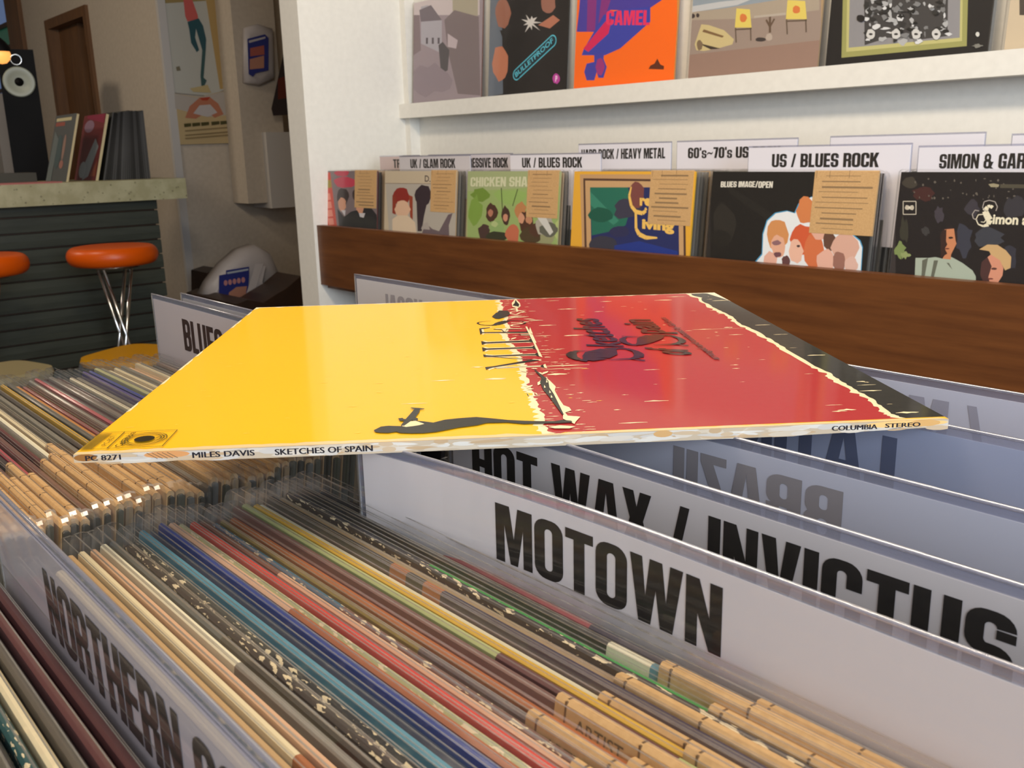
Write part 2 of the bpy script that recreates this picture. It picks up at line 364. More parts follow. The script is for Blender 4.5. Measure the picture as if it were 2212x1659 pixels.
# wall with the wooden door and the window, facing the camera side (y = 2.085), cut around both openings
WY = 2.085
dx0, dx1, dz1 = -7.17, -6.31, .925
wx0, wx1 = -9.4, -8.05
slab('wall_door_side', dx1, -5.40, WY, WY + .12, FZ, CZ, 'plaster')
slab('wall_between', wx1, dx0, WY, WY + .12, FZ, CZ, 'plaster')
slab('wall_over_door', dx0, dx1, WY, WY + .12, dz1, CZ, 'plaster')
slab('wall_beyond_window', -9.6, wx0, WY, WY + .12, FZ, CZ, 'plaster')
slab('wall_below_window', wx0, wx1, WY, WY + .12, FZ, -.35, 'plaster')
slab('trim_1', -5.215, -5.185, WY - .012, WY + .03, FZ, CZ, 'greywhite')
slab('trim_2', -2.43, -2.405, 1.70, 1.735, FZ, CZ, 'white')
# right wall with the shop window that lets the daylight in (out of the frame)
slab('wall_right', 2.6, 2.7, -2.2, 1.80, CZ - .25, CZ, 'plaster')
slab('wall_right_sill', 2.6, 2.7, -2.2, 1.80, FZ, -.55, 'plaster')
slab('wall_right_pier', 2.6, 2.7, .7, 1.80, -.55, CZ - .25, 'plaster')

def window_left():
    r = empty('window_1', ((wx0 + wx1) / 2, WY, -.35), None, None); r['kind'] = 'structure'
    def b(nm, x0, x1, y0, y1, z0, z1, m):
        o = MB().box(x0, x1, y0, y1, z0, z1).build(nm, m, r); o.location = -r.location; return o
    b('jamb', wx1, wx1 + .34, WY - .03, WY + .06, -.35, CZ, 'doorwood')
    b('frame', wx1 - .05, wx1, WY, WY + .06, -.35, CZ, 'darkwood')
    b('frame', wx0, wx0 + .05, WY, WY + .06, -.35, CZ, 'darkwood')
    zz = [-.35, .12, .56, .86, 1.02, CZ]
    for i in range(5):
        b('pane', wx0 + .05, wx1 - .05, WY + .03, WY + .035, zz[i] + .015, zz[i + 1] - .015, 'tealpane' if i == 3 else 'daypane')
        b('rail', wx0 + .05, wx1 - .05, WY + .01, WY + .055, zz[i] - .015, zz[i] + .015, 'darkwood')
window_left()
slab('trim_3', -8.9, -8.05, WY - .2, WY - .1, FZ, .5, 'greywhite')

def door():
    r = empty('door_1', (dx0, WY, FZ), None, None); r['kind'] = 'structure'
    def b(nm, x0, x1, y0, y1, z0, z1, m):
        o = MB().box(x0, x1, y0, y1, z0, z1).build(nm, m, r); o.location = -r.location; return o
    w = .06
    b('frame', dx0, dx0 + w, WY - .02, WY + .12, FZ, dz1, 'doorwood'); b('frame', dx1 - w, dx1, WY - .02, WY + .12, FZ, dz1, 'doorwood')
    b('frame', dx0 + w, dx1 - w, WY - .02, WY + .12, dz1 - w, dz1, 'doorwood')
    b('door_panel', dx0 + w, dx0 + .46, WY + .05, WY + .09, FZ, dz1 - w, 'doorwood')
    b('door_panel', dx0 + .46, dx1 - w, WY + .09, WY + .11, FZ, dz1 - w, 'darkwood')
    b('glass_strip', dx0 + .50, dx0 + .60, WY + .075, WY + .09, FZ + .3, dz1 - .2, 'black')
door()

# ================================================================== BAR
BX, CF = -4.5, -4.42
by1 = P(338, 431, 0, BX).y; cy1 = P(405, 427, 0, CF).y
ctz = -.0955; cbz = P(100, 444, 0, CF).z
bar = empty('bar_counter', (BX, -.2, FZ), 'long bar with pale speckled counter top and grey-green slatted front', 'bar counter')
def ch(par, mb, nm, m):
    o = mb.build(nm, m, par); o.location = -par.location; return o
ch(bar, MB().box(-5.02, CF, -1.7, cy1, cbz, ctz), 'counter_top', 'terrazzo')
ch(bar, MB().box(-4.95, BX - .015, -1.65, by1 - .01, FZ, cbz), 'carcass', 'darkwood')
z = P(0, 474, 0, BX).z + .0695; z0s = z; slat_me = None
while z > FZ:
    h = .0695
    top = min(z, cbz)
    if top - (z - h) > .02 and z - h > FZ - .05:
        mb = MB(); zb = max(z - h + .004, FZ)
        pr = [(BX - .014, zb), (BX - .001, zb + .003), (BX + .002 * random.random(), (zb + top) / 2), (BX - .001, top - .002), (BX - .014, top)]
        vs = [(x, y, q) for y in (-1.65, by1) for x, q in pr]; n = len(pr)
        mb.add(vs, [(i, i + 1, n + i + 1, n + i) for i in range(n - 1)] + [(n - 1, 0, n, 2 * n - 1), tuple(range(n))[::-1], tuple(range(n, 2 * n))])
        ch(bar, mb, 'slat', 'slat')
    z -= h

def stool(px, py, label, seatm, zleg=.70):
    c = P(px, py, 0, -4.0)
    r = empty('bar_stool', (c.x, c.y, FZ), label, 'bar stool', 'orange bar stools by the counter')
    hz = c.z - FZ
    mb = MB(); R_ = .178; pr = []
    for k in range(13):
        a = math.pi * (k / 12) - math.pi / 2; pr.append((R_ - .032 + .032 * math.cos(a), hz + .038 * math.sin(a)))
    mb.lathe([(0.001, hz - .038)] + pr + [(0.001, hz + .038)], n=40); mb.build('seat', seatm, r)
    MB().lathe([(.001, hz - .05), (.1, hz - .05), (.1, hz - .036), (.001, hz - .036)], n=24).build('mount', 'chrome', r)
    for sx in (-1, 1):                                   # crossed chrome legs
        for sy in (-1, 1):
            MB().tube([(sx * .035, sy * .058, hz - .045), (sx * .045, -sy * .085, .008)], .0075, 8).build('leg', 'chrome', r)
        MB().tube([(sx * .045, -.085, .012), (sx * .045, .085, .012)], .0075, 8).build('foot_bar', 'chrome', r)
    return r
stool(244, 551, 'orange-seated chrome bar stool standing nearer the end of the counter', 'orange')
stool(-48, 574, 'orange-seated bar stool cut off by the left edge of the picture', 'orange')

# yellow chair and a chrome-framed chair half hidden behind the record bins
def low_chair(px, py, X, name, label, m, w, yaw):
    c = P(px, py, 0, X); hz = c.z - FZ
    r = empty(name, (c.x, c.y, FZ), label, 'chair', rot=(0, 0, yaw))
    mb = MB(); n = 28; vs = []
    for zz, k in ((hz - .03, .96), (hz - .015, 1), (hz, .97)):
        for i in range(n):
            a = 2 * math.pi * i / n; e = .45; cx_ = math.copysign(abs(math.cos(a)) ** e, math.cos(a)); sy_ = math.copysign(abs(math.sin(a)) ** e, math.sin(a))
            vs.append((cx_ * w / 2 * k, sy_ * w / 2 * k, zz))
    fs = [(j * n + i, j * n + (i + 1) % n, (j + 1) * n + (i + 1) % n, (j + 1) * n + i) for j in range(2) for i in range(n)] + [tuple(range(2 * n, 3 * n)), tuple(range(n))[::-1]]
    mb.add(vs, fs, smooth=False); mb.build('seat', m, r)
    h = w / 2 - .02
    for sx in (-1, 1):
        for sy in (-1, 1):
            MB().tube([(sx * h * .8, sy * h * .8, hz - .03), (sx * h, sy * h, .005)], .009, 8).build('leg', 'chrome', r)
    MB().tube([(-h, -h * .9, hz - .035), (h, -h * .9, hz - .035), (h, h * .9, hz - .035), (-h, h * .9, hz - .035)], .008, 8, closed=True).build('seat_rail', 'chrome', r)
    return r
low_chair(292, 762, -3.3, 'low_chair', 'low chair with a bright yellow seat behind the far-left records', 'yellow', .30, .5)
low_chair(2, 800, -3.05, 'low_chair', 'low chair with tan seat and curved chrome rail at far left', 'tanvinyl', .24, .3)

# ------------------------------------------------------------------ records and things on the counter
def leaning_counter_record(px0, px1, label, art, spinecol, grp=None):
    # thin record standing square to the counter, leaning; faces the camera side
    X = -4.62; zb = ctz; zt = P((px0 + px1) / 2, 240, 0, X).z; yb0 = P(px0, 390, 0, X).y
    return X, zb, zt, yb0
def counter_record(y, lean, t, w, h, col, label, art=None, spine=None, group=None):
    r = tag(bpy.data.objects.new('lp_record', None), label, 'record', group); COL.objects.link(r)
    r.location = (-4.60, y, ctz); r.rotation_euler = (-lean, 0, 0); bpy.context.view_layer.update()
    mb = MB(); mb.box(-w, 0, 0, t, 0, h, col); mb.box(.0, .0006, 0, t, 0, h, spine or col)
    mb.build('cover', 'cover', r)
    if art:
        S = Surf(r.matrix_world @ Vector((-w, 0, 0)), r.matrix_world.to_3x3() @ Vector((1, 0, 0)), r.matrix_world.to_3x3() @ Vector((0, 0, 1)), r.matrix_world.to_3x3() @ Vector((0, -1, 0)))
        A = Art(S, .0002); art(A); A.build('cover_print', 'cover', r)
    return r
def art_c1(A):
    A.poly([(0, 0), (.314, 0), (.314, .314), (0, .314)], rgb(82, 86, 88)); A.poly([(.02, .285), (.25, .285), (.25, .30), (.02, .30)], rgb(200, 190, 150))
    A.poly([(.02, .262), (.16, .262), (.16, .28), (.02, .28)], rgb(150, 80, 70)); A.ell((.20, .16), .02, .06, rgb(150, 120, 110)); A.ell((.12, .14), .05, .08, rgb(70, 88, 92))
    A.ell((.2, .08), .03, .02, rgb(160, 110, 100)); A.poly([(.0, .0), (.08, 0), (.10, .2), (.03, .24)], rgb(104, 114, 116))
def art_c2(A):
    A.poly([(0, 0), (.314, 0), (.314, .314), (0, .314)], rgb(112, 40, 44)); A.ell((.1, .26), .07, .03, rgb(140, 110, 130)); A.poly([(.05, .3), (.3, .27), (.3, .314), (.05, .314)], rgb(135, 30, 62))
    A.poly([(.12, .0), (.2, .02), (.28, .16), (.22, .2), (.1, .06)], rgb(150, 155, 155)); A.ell((.1, .05), .05, .04, rgb(160, 165, 165)); A.poly([(.22, .02), (.3, .02), (.3, .1)], rgb(140, 70, 50))
yA = P(142, 386, 0, -4.6).y; yB = P(206, 386, 0, -4.6).y; yS = P(222, 384, 0, -4.6).y
counter_record(yA, .28, .010, .314, .312, rgb(74, 78, 80), 'grey-blue record leaning on the bar counter, nearest the loudspeaker', art_c1, rgb(206, 190, 150))
counter_record(yB, .28, .012, .314, .312, rgb(110, 40, 44), 'dark red record leaning on the bar counter against the long black row', art_c2, rgb(206, 190, 150))
n = 22; yE = P(326, 384, 0, -4.6).y
for i in range(n):
    t = (yE - yS) / n; g = random.randint(34, 62)
    counter_record(yS + t * i, .26 * (1 - i / n) ** 1.2, t * .82, .314, .310 + random.random() * .008, rgb(g, g, g - 4),
                   'dark-edged record on the bar counter, %s in the tight row from the red one' % ordn(i + 1), None, rgb(*[random.randint(38, 84)] * 3), 'dark records in the row on the bar counter')
def small(name, px, py, X, size, col, label, cat, m='print'):
    c = P(px, py, 0, X); o = MB().box(-size[0] / 2, size[0] / 2, -size[1] / 2, size[1] / 2, 0, size[2], col).build(name, m); o.location = (c.x, c.y, ctz); return tag(o, label, cat)
small('magazine', 34, 396, -4.50, (.14, .34, .006), rgb(176, 100, 96), 'thin pinkish red magazine lying flat on the bar counter', 'magazine')
small('tape_deck', 15, 388, -4.75, (.2, .2, .045), rgb(60, 58, 50), 'low dark box on the bar counter under the blue window', 'box', 'print')

# loudspeaker standing behind the bar
c = P(52, 250, 0, -5.9)
spk = empty('loudspeaker', (c.x, c.y, FZ), 'tall black loudspeaker with a pale round cone behind the bar', 'loudspeaker', rot=(0, 0, math.atan2(-c.y, -c.x)))
zt = P(45, 107, 0, -5.9).z - FZ; sw = .185
mb = MB().box(-.24, 0, -sw / 2, sw / 2, zt - 1.0, zt); mb.build('cabinet', 'black', spk)
MB().box(-.2, -.02, -sw / 3, sw / 3, 0, zt - 1.0).build('stand', 'black', spk)
zc = P(38, 177, 0, -5.9).z - FZ; z2 = P(35, 129, 0, -5.9).z - FZ
MB().lathe([(.082, .001), (.080, .014), (.074, .015), (.05, .008), (.018, .004)], (0.0, 0, zc), 32, axis=0).build('woofer_cone', 'cone', spk)
MB().lathe([(.001, .018), (.016, .014), (.024, .004)], (0.0, 0, zc), 20, axis=0).build('dust_cap', 'black', spk)
MB().lathe([(.030, .001), (.028, .004), (.025, .002)], (0.003, 0, z2), 24, axis=0).build('tweeter', 'chrome', spk)

# pendant lamp at the very left
c = P(2, 118, 0, -5.0)
lamp = empty('pendant_lamp', (c.x, c.y, CZ), 'small pendant lamp with glowing amber globe and dark cap at the left edge', 'lamp')
zc = c.z - CZ
MB().lathe([(.001, zc - .042), (.02, zc - .038), (.036, zc - .022), (.042, zc), (.036, zc + .022), (.02, zc + .034)], n=24).build('globe', 'globe', lamp)
MB().lathe([(.046, zc + .012), (.044, zc + .03), (.028, zc + .055), (.008, zc + .075), (.001, zc + .076)], n=24).build('cap', 'black', lamp)
MB().tube([(0, 0, zc + .07), (0, 0, 0)], .003, 6).build('cord', 'black', lamp)

# ------------------------------------------------------------------ far wall: posters, bags, hanging cabinet
PX_ = -5.19
Sp = Surf((PX_, 0, 0), (0, 1, 0), (0, 0, 1), (1, 0, 0))
def wallart(name, label, cat, fn, m='cover', x=PX_):
    S = Surf((x, 0, 0), (0, 1, 0), (0, 0, 1), (1, 0, 0)); A = Art(S, .0004); fn(A); o = A.build(name, m, None); return tag(o, label, cat)
def z7(x, y): return (340 + x / 5.184, y / 5.184)
def pz(A, pts, col): A.poly([z7(*p) for p in pts], col, px=True)
def po1(A):
    pz(A, [(30, -80), (760, -80), (760, 1000), (600, 1075), (430, 1060), (120, 1030)], rgb(184, 184, 176))
    pz(A, [(530, -80), (650, -80), (760, 990), (700, 1000)], rgb(176, 146, 92))
    pz(A, [(30, -80), (540, -80), (540, 10), (40, 40)], rgb(150, 130, 84))
    pz(A, [(285, -40), (375, -40), (450, 170), (455, 215), (335, 240), (310, 180)], rgb(196, 92, 88))
    pz(A, [(335, 245), (460, 205), (510, 290), (545, 440), (540, 560), (500, 560), (430, 320), (420, 420), (465, 560), (440, 585), (375, 480), (355, 330)], rgb(36, 78, 88))
    pz(A, [(500, 560), (540, 560), (515, 870), (550, 900), (520, 970), (490, 960), (480, 850)], rgb(52, 84, 86))
    pz(A, [(205, 750), (245, 740), (260, 790), (215, 795)], rgb(120, 112, 92))
    pz(A, [(360, 990), (560, 950), (600, 1040), (400, 1030)], rgb(186, 168, 122))
def po2(A):
    pz(A, [(170, 1045), (450, 1090), (780, 1010), (860, 1080), (900, 1600), (220, 1620)], rgb(186, 164, 122))
    pz(A, [(190, 1050), (450, 1095), (780, 1015), (860, 1080), (860, 1240), (760, 1290), (560, 1310), (200, 1215)], rgb(176, 168, 160))
    pz(A, [(310, 1320), (360, 1190), (470, 1095), (590, 1090), (680, 1160), (740, 1280), (640, 1320), (560, 1250), (430, 1330)], rgb(176, 112, 86))
    pz(A, [(400, 1270), (470, 1180), (590, 1170), (670, 1260), (560, 1310)], rgb(186, 180, 180))
    pz(A, [(470, 1095), (590, 1085), (560, 1125), (500, 1125)], rgb(168, 60, 40))
    for i, (a, b) in enumerate(((295, 375), (385, 475), (485, 575), (600, 690), (700, 790))): pz(A, [(a, 1385 - i * 7), (b, 1378 - i * 7), (b + 2, 1415 - i * 8), (a + 5, 1425 - i * 7)], rgb(70, 66, 34))
    for y in (1460, 1510, 1545): pz(A, [(305, y), (790, y - 40), (792, y - 27), (307, y + 12)], rgb(132, 112, 76))
wallart('poster', 'pale wall poster of walking legs in pink top and teal trousers', 'poster', po1)
wallart('poster', 'tan wall poster with red arch and dark lines of type, lower one', 'poster', po2, x=PX_ + .004)
def white_unit(name, label, cat, x0, x1, y0, y1, X, d, m):
    a = P(x0, y1, 0, X); b = P(x1, y0, 0, X)
    o = MB().box(-d, 0, 0, b.y - a.y, 0, b.z - a.z).build(name, m); o.location = (X, a.y, a.z); return tag(o, label, cat)
white_unit('wall_cabinet', 'tall narrow white cabinet hanging on the far wall right of the posters', 'cabinet', 537, 585, -60, 440, -5.0, .19, 'plaster')
white_unit('wall_cabinet', 'smaller grey-white cabinet hanging beside the white partition', 'cabinet', 588, 660, 285, 450, -4.95, .23, 'greywhite')
def darkposter(A):
    A.poly([(622, 70), (586, 235), (590, 250), (660, 246), (660, 0), (630, 0)], rgb(44, 36, 40), px=True); A.poly([(600, 170), (660, 150), (660, 205), (600, 215)], rgb(92, 34, 26), px=True)
wallart('poster', 'black and dark red poster partly hidden behind the white partition', 'poster', darkposter, x=-4.9)

def bag(name, label, outline, X, depth, art, mats='bag'):
    # puffed plastic bag: outline in the far-wall plane given real thickness
    S = Surf((X, 0, 0), (0, 1, 0), (0, 0, 1), (1, 0, 0)); pts = [S.at(*p) for p in outline]
    cx_ = sum(p[0] for p in pts) / len(pts); cz_ = sum(p[1] for p in pts) / len(pts); mb = MB(); vs = []; n = len(pts)
    lv = [(1.0, -depth / 2), (1.0, 0), (.93, depth * .3), (.7, depth * .46), (.4, depth * .5)]
    for k, dd in lv:
        for i, (a, b) in enumerate(pts): vs.append((X + dd + random.uniform(-.006, .006) * (k < 1), cx_ + (a - cx_) * k, cz_ + (b - cz_) * k))
    fs = [(j * n + i, j * n + (i + 1) % n, (j + 1) * n + (i + 1) % n, (j + 1) * n + i) for j in range(len(lv) - 1) for i in range(n)]
    fs += [tuple(range((len(lv) - 1) * n, len(lv) * n)), tuple(range(n))[::-1]]
    mb.add(vs, fs, smooth=True); o = mb.build(name, mats); tag(o, label, 'bag')
    A = Art(Surf((X + depth * .5 + .008, 0, 0), (0, 1, 0), (0, 0, 1), (1, 0, 0)), .0005); art(A); A.build('printed_panel', 'print', o)
    return o
BL, RD_, TN = rgb(26, 40, 120), rgb(160, 84, 76), rgb(176, 124, 104)
def bagart1(A):
    A.poly([(534, 84), (572, 74), (580, 82), (580, 152), (552, 158), (546, 166), (537, 160)], BL, px=True)
    A.poly([(537, 88), (573, 79), (573, 83), (538, 93)], rgb(180, 176, 180), px=True)
    A.poly([(540, 104), (570, 98), (571, 118), (540, 122)], RD_, px=True); A.poly([(539, 128), (570, 120), (570, 147), (539, 150)], TN, px=True)
bag('carrier_bag', 'pale carrier bag with blue and red print hung high by the partition', [(528, 60), (556, 52), (588, 62), (592, 170), (560, 184), (528, 178)], -4.965, .05, bagart1)
def bagart2(A):
    A.poly([(473, 595), (488, 592), (488, 584), (538, 576), (538, 596), (534, 650), (480, 662), (472, 640)], BL, px=True)
    A.poly([(490, 588), (536, 580), (536, 584), (491, 592)], rgb(170, 180, 190), px=True)
    for k in range(5): A.ell((487 + k * 9.5, 611 - k * 1.6), 4, 6, rgb(188, 130, 130), px=True, same=k > 0)
    A.poly([(494, 632), (510, 620), (533, 618), (530, 640), (494, 644)], TN, px=True)
    A.poly([(494, 646), (530, 642), (530, 645), (494, 650)], rgb(150, 170, 180), px=True)
b2 = bag('carrier_bag', 'white carrier bag with blue and red print slumped on the leather seat', [(425, 660), (450, 610), (480, 570), (515, 540), (548, 528), (580, 545), (600, 590), (590, 605), (565, 640), (540, 648), (430, 650)], -4.46, .13, bagart2)
for pts in ([(565, 575), (558, 610), (575, 640), (592, 662)], [(560, 570), (548, 610), (536, 650), (528, 668)]):
    S = Surf((-4.37, 0, 0), (0, 1, 0), (0, 0, 1), (1, 0, 0)); q = [S.at(*p) for p in pts]
    mb = MB(); vs = []
    for a, b in q: vs += [(-4.37, a - .02, b), (-4.365, a + .02, b)]
    mb.add(vs, [(2 * i, 2 * i + 1, 2 * i + 3, 2 * i + 2) for i in range(len(q) - 1)]); mb.add([(x - .004, y, z) for x, y, z in vs], [(2 * i, 2 * i + 2, 2 * i + 3, 2 * i + 1) for i in range(len(q) - 1)]); mb.build('handle', 'bag', b2)
# dark leather armchair at the partition, only its arm and cushion in sight
def armchair():
    X = -4.1; S = Surf((X, 0, 0), (0, 1, 0), (0, 0, 1), (1, 0, 0))
    r = empty('armchair', (X, P(600, 700, 0, X).y, FZ), 'dark brown leather armchair half hidden behind the yellow and red record', 'armchair')
    def prism(nm, pts, x0, x1, m):
        q = [S.at(*p) for p in pts]; n = len(q); vs = [(x, a, b) for x in (x0, x1) for a, b in q]
        mb = MB().add(vs, [(i, (i + 1) % n, n + (i + 1) % n, n + i) for i in range(n)] + [tuple(range(n))[::-1], tuple(range(n, 2 * n))]); return ch(r, mb, nm, m)
    prism('arm', [(560, 660), (590, 640), (620, 622), (650, 596), (668, 600), (672, 760), (560, 760)], X - .25, X, 'leather')
    prism('seat_cushion', [(500, 655), (525, 645), (560, 652), (600, 660), (672, 655), (672, 760), (490, 760)], X - .52, X + .05, 'leather')
    prism('back_cushion', [(552, 610), (580, 600), (610, 604), (615, 700), (552, 700)], X - .75, X - .55, 'leather')
armchair()

# ================================================================== WALL RACK
RX0, RX1 = -2.43, 1.1
rack = empty('record_rack', (RX0, 1.37, FZ), 'long wall rack with a wide brown wooden front board holding records', 'record rack')
def rb(nm, x0, x1, y0, y1, z0, z1, m): return ch(rack, MB().box(x0, x1, y0, y1, z0, z1), nm, m)
rb('front_board', RX0, RX1, 1.37, 1.392, -.3725, -.2, 'wood')
rb('bottom_board', RX0, RX1, 1.392, 1.73, -.385, -.3725, 'wood')
rb('lower_panel', -2.30, RX1, 1.445, 1.465, FZ + .08, -.3725, 'wood')
rb('plinth', -2.30, RX1, 1.49, 1.51, FZ, FZ + .08, 'darkwood')
sh = empty('display_shelf', (RX0, 1.735, .0994), 'long white picture shelf with a raised lip above the record rack', 'shelf')
ch(sh, MB().box(RX0, RX1, 1.68, 1.694, .0994, .1405), 'lip', 'white'); ch(sh, MB().box(RX0, RX1, 1.694, 1.735, .0994, .112), 'shelf_board', 'white')

# ================================================================== RECORDS
H0 = .314
def record(xt, yt, zt, lean, segs, label, t=.0026, worn=False, card=None, group=None, film=True, w=.314, art=None, h=H0, ends=(.006, .005), top=.0065, mat_=None, filmhaze=None):
    """xt,yt,zt = top left front edge of the cover in the room; lean tips the top away from the camera"""
    r = bpy.data.objects.new('lp_record', None); COL.objects.link(r); r.empty_display_size = .03
    tag(r, label, 'record', group)
    r.location = (xt, yt - math.sin(lean) * h, zt - math.cos(lean) * h); r.rotation_euler = (-lean, 0, 0)
    r['lean'] = round(lean, 3)
    mb = MB(); x = 0
    b = min(.0008, t * .3)
    for k, (fr, col) in enumerate(segs):
        x1 = x + fr * w
        vs = [(q, yy, zz) for q in (x, x1) for yy, zz in ((0, 0), (0, h - b), (b, h), (t - b, h), (t, h - b), (t, 0))]
        fs = [(i, (i + 1) % 6, 6 + (i + 1) % 6, 6 + i) for i in range(6)]
        if k == 0: fs.append((5, 4, 3, 2, 1, 0))
        if k == len(segs) - 1: fs.append((6, 7, 8, 9, 10, 11))
        mb.add(vs, fs, col); x = x1
    mb.build('cover', mat_ or ('worn' if worn else 'print'), r)
    if film:
        g = .0007 + random.random() * .0005; x0, x1, z1, rr = -ends[0], w + ends[1], h + top, .006
        o = [(x0, 0)] + [(x0 + rr - rr * math.cos(a), z1 - rr + rr * math.sin(a)) for a in [k * math.pi / 8 for k in range(5)]] + [(x1 - rr + rr * math.sin(a), z1 - rr + rr * math.cos(a)) for a in [k * math.pi / 8 for k in range(5)]] + [(x1, 0)]
        n = len(o); f = MB(); y0, y1 = -g, t + g
        f.add([(a, y0, b_) for a, b_ in o], [tuple(range(n))], m=0); f.add([(a, y1, b_) for a, b_ in o], [tuple(range(n))[::-1]], m=0)
        ym = (y0 + y1) / 2; vs = []
        for a, b_ in o: vs += [(a, y0, b_), (a, ym, b_ + .0006), (a, y1, b_)]
        f.add(vs, [q for i in range(n - 1) if i != 5 for q in ((3 * i, 3 * i + 1, 3 * i + 4, 3 * i + 3), (3 * i + 1, 3 * i + 2, 3 * i + 5, 3 * i + 4))], m=1, smooth=False)
        for yy in (y0, y1): f.box(x0 + rr, x1 - rr, yy - .00012, yy + .00012, z1 - .0003, z1, m=1)
        f.build('plastic_sleeve', ['film', 'rim'], r)
    if card:
        cx0, L, tx = card; e = .0005; hh = h + .0022; c_ = MB(); pf = [(-e, h - .1), (-e, hh - .0012), (t * .15, hh), (t * .85, hh), (t + e, hh - .0012), (t + e, h - .1)]
        c_.add([(q, a_, b_) for q in (cx0, cx0 + L) for a_, b_ in pf], [(i, (i + 1) % 6, 6 + (i + 1) % 6, 6 + i) for i in range(6)] + [(5, 4, 3, 2, 1, 0), (6, 7, 8, 9, 10, 11)])
        for q in (.0035, .0275, .062):
            if q < L - .004: c_.box(cx0 + q, cx0 + q + .0006, -e - .0001, t * .2, hh - .012, hh - .0004, m=1, col=rgb(96, 70, 44)); c_.box(cx0 + q, cx0 + q + .0006, t * .14, t * .86, hh - .001, hh + .0001, m=1, col=rgb(96, 70, 44))
        k = c_.build('kraft_card', ['kraft', 'print'], r)
        if art:
            L2 = MB()
            for q in range(11):
                z_ = h - .006 - q * .0085; a_ = random.uniform(.0, .02); L2.box(cx0 + .006 + a_, cx0 + L - .006 - random.uniform(0, .03), -e - .0002, -e, z_ - random.choice((.0008, .0016, .003)), z_, rgb(140, 112, 78))
            L2.build('card_print', 'print', k)
        if tx:
            ps, w_ = sans(tx, .01); A = MB()
            for p in ps: A.add([(cx0 + .0075 + a * .0036, -e - .00015, hh - .0066 + b_ * .0036) for a, b_ in p], [tuple(range(len(p)))], rgb(92, 76, 52))
            A.build('card_lettering', 'print', k)
    if art:
        bpy.context.view_layer.update(); mw = r.matrix_world; R3 = mw.to_3x3()
        S = Surf(mw @ Vector((0, 0, 0)), R3 @ Vector((1, 0, 0)), R3 @ Vector((0, 0, 1)), R3 @ Vector((0, -1, 0)))
        A = Art(S, .000014, (0, w, 0, h)); art(A); A.build('cover_print', 'cover', r)
    return r

C_ = dict(umber=rgb(58, 52, 40), moss=rgb(84, 80, 62), tan=rgb(186, 150, 104), cream=rgb(222, 204, 164), peach=rgb(214, 168, 132), grey=rgb(112, 108, 100), black=rgb(34, 31, 30), dark=rgb(50, 44, 44), sky=rgb(84, 142, 160),
          navy=rgb(34, 36, 58), blue=rgb(42, 58, 128), brown=rgb(98, 64, 44), floral=rgb(168, 166, 118), red=rgb(206, 48, 24), teal=rgb(16, 86, 110), olive=rgb(122, 112, 44),
          rust=rgb(164, 92, 46), mauve=rgb(108, 76, 68), lime=rgb(168, 172, 112), yellow=rgb(206, 160, 34), ivory=rgb(232, 222, 190), plum=rgb(44, 34, 62), green=rgb(38, 150, 62),
          rose=rgb(158, 66, 74), pink=rgb(206, 96, 128), maroon=rgb(88, 42, 42), purple=rgb(66, 56, 110), orange=rgb(206, 138, 66), slate=rgb(66, 72, 74), kraft=rgb(188, 150, 100), darkteal=rgb(24, 74, 74), sand=rgb(168, 140, 104))
NAME = dict(tan='tan', cream='cream', peach='peach', grey='grey', black='black', dark='dark brown', sky='light blue', navy='navy blue', blue='deep blue', brown='brown', floral='mottled green and cream', red='bright red',
            teal='teal blue', olive='olive yellow', rust='rust orange', mauve='mauve brown', lime='pale lime', yellow='golden yellow', ivory='ivory', plum='dark violet', green='vivid green', rose='rose pink', pink='pink',
            maroon='maroon', purple='purple', orange='orange', slate='slate grey', kraft='brown card', darkteal='dark teal', sand='sandy brown')
def C(n):
    j = random.uniform(.9, 1.1); return tuple(min(1, v * j) for v in C_[n])

# ================================================================== ISLAND OF RECORD BINS
isl = empty('record_island', (-.36, .15, FZ), 'dark wooden island with side by side bins full of records', 'record bin')
def ib(nm, x0, x1, y0, y1, z0, z1, m='darkwood'): return ch(isl, MB().box(x0, x1, y0, y1, z0, z1), nm, m)
ib('cabinet_body', -.735, .36, -.26, .50, FZ + .1, -.49); ib('plinth', -.70, .33, -.22, .46, FZ, FZ + .1)
ib('side_board', -.745, -.73, -.26, .50, -.49, -.30); ib('side_board', .345, .36, -.26, .50, -.49, -.30)
ib('bin_divider', -.378, -.368, -.26, .47, -.49, -.29); ib('bin_divider', -.005, .005, -.26, .47, -.49, -.29)
ib('end_board', -.73, .345, .485, .50, -.49, -.28, 'wood'); ib('end_board', -.73, .345, -.26, -.245, -.49, -.28, 'wood')
XF, XL = -.333, -.716

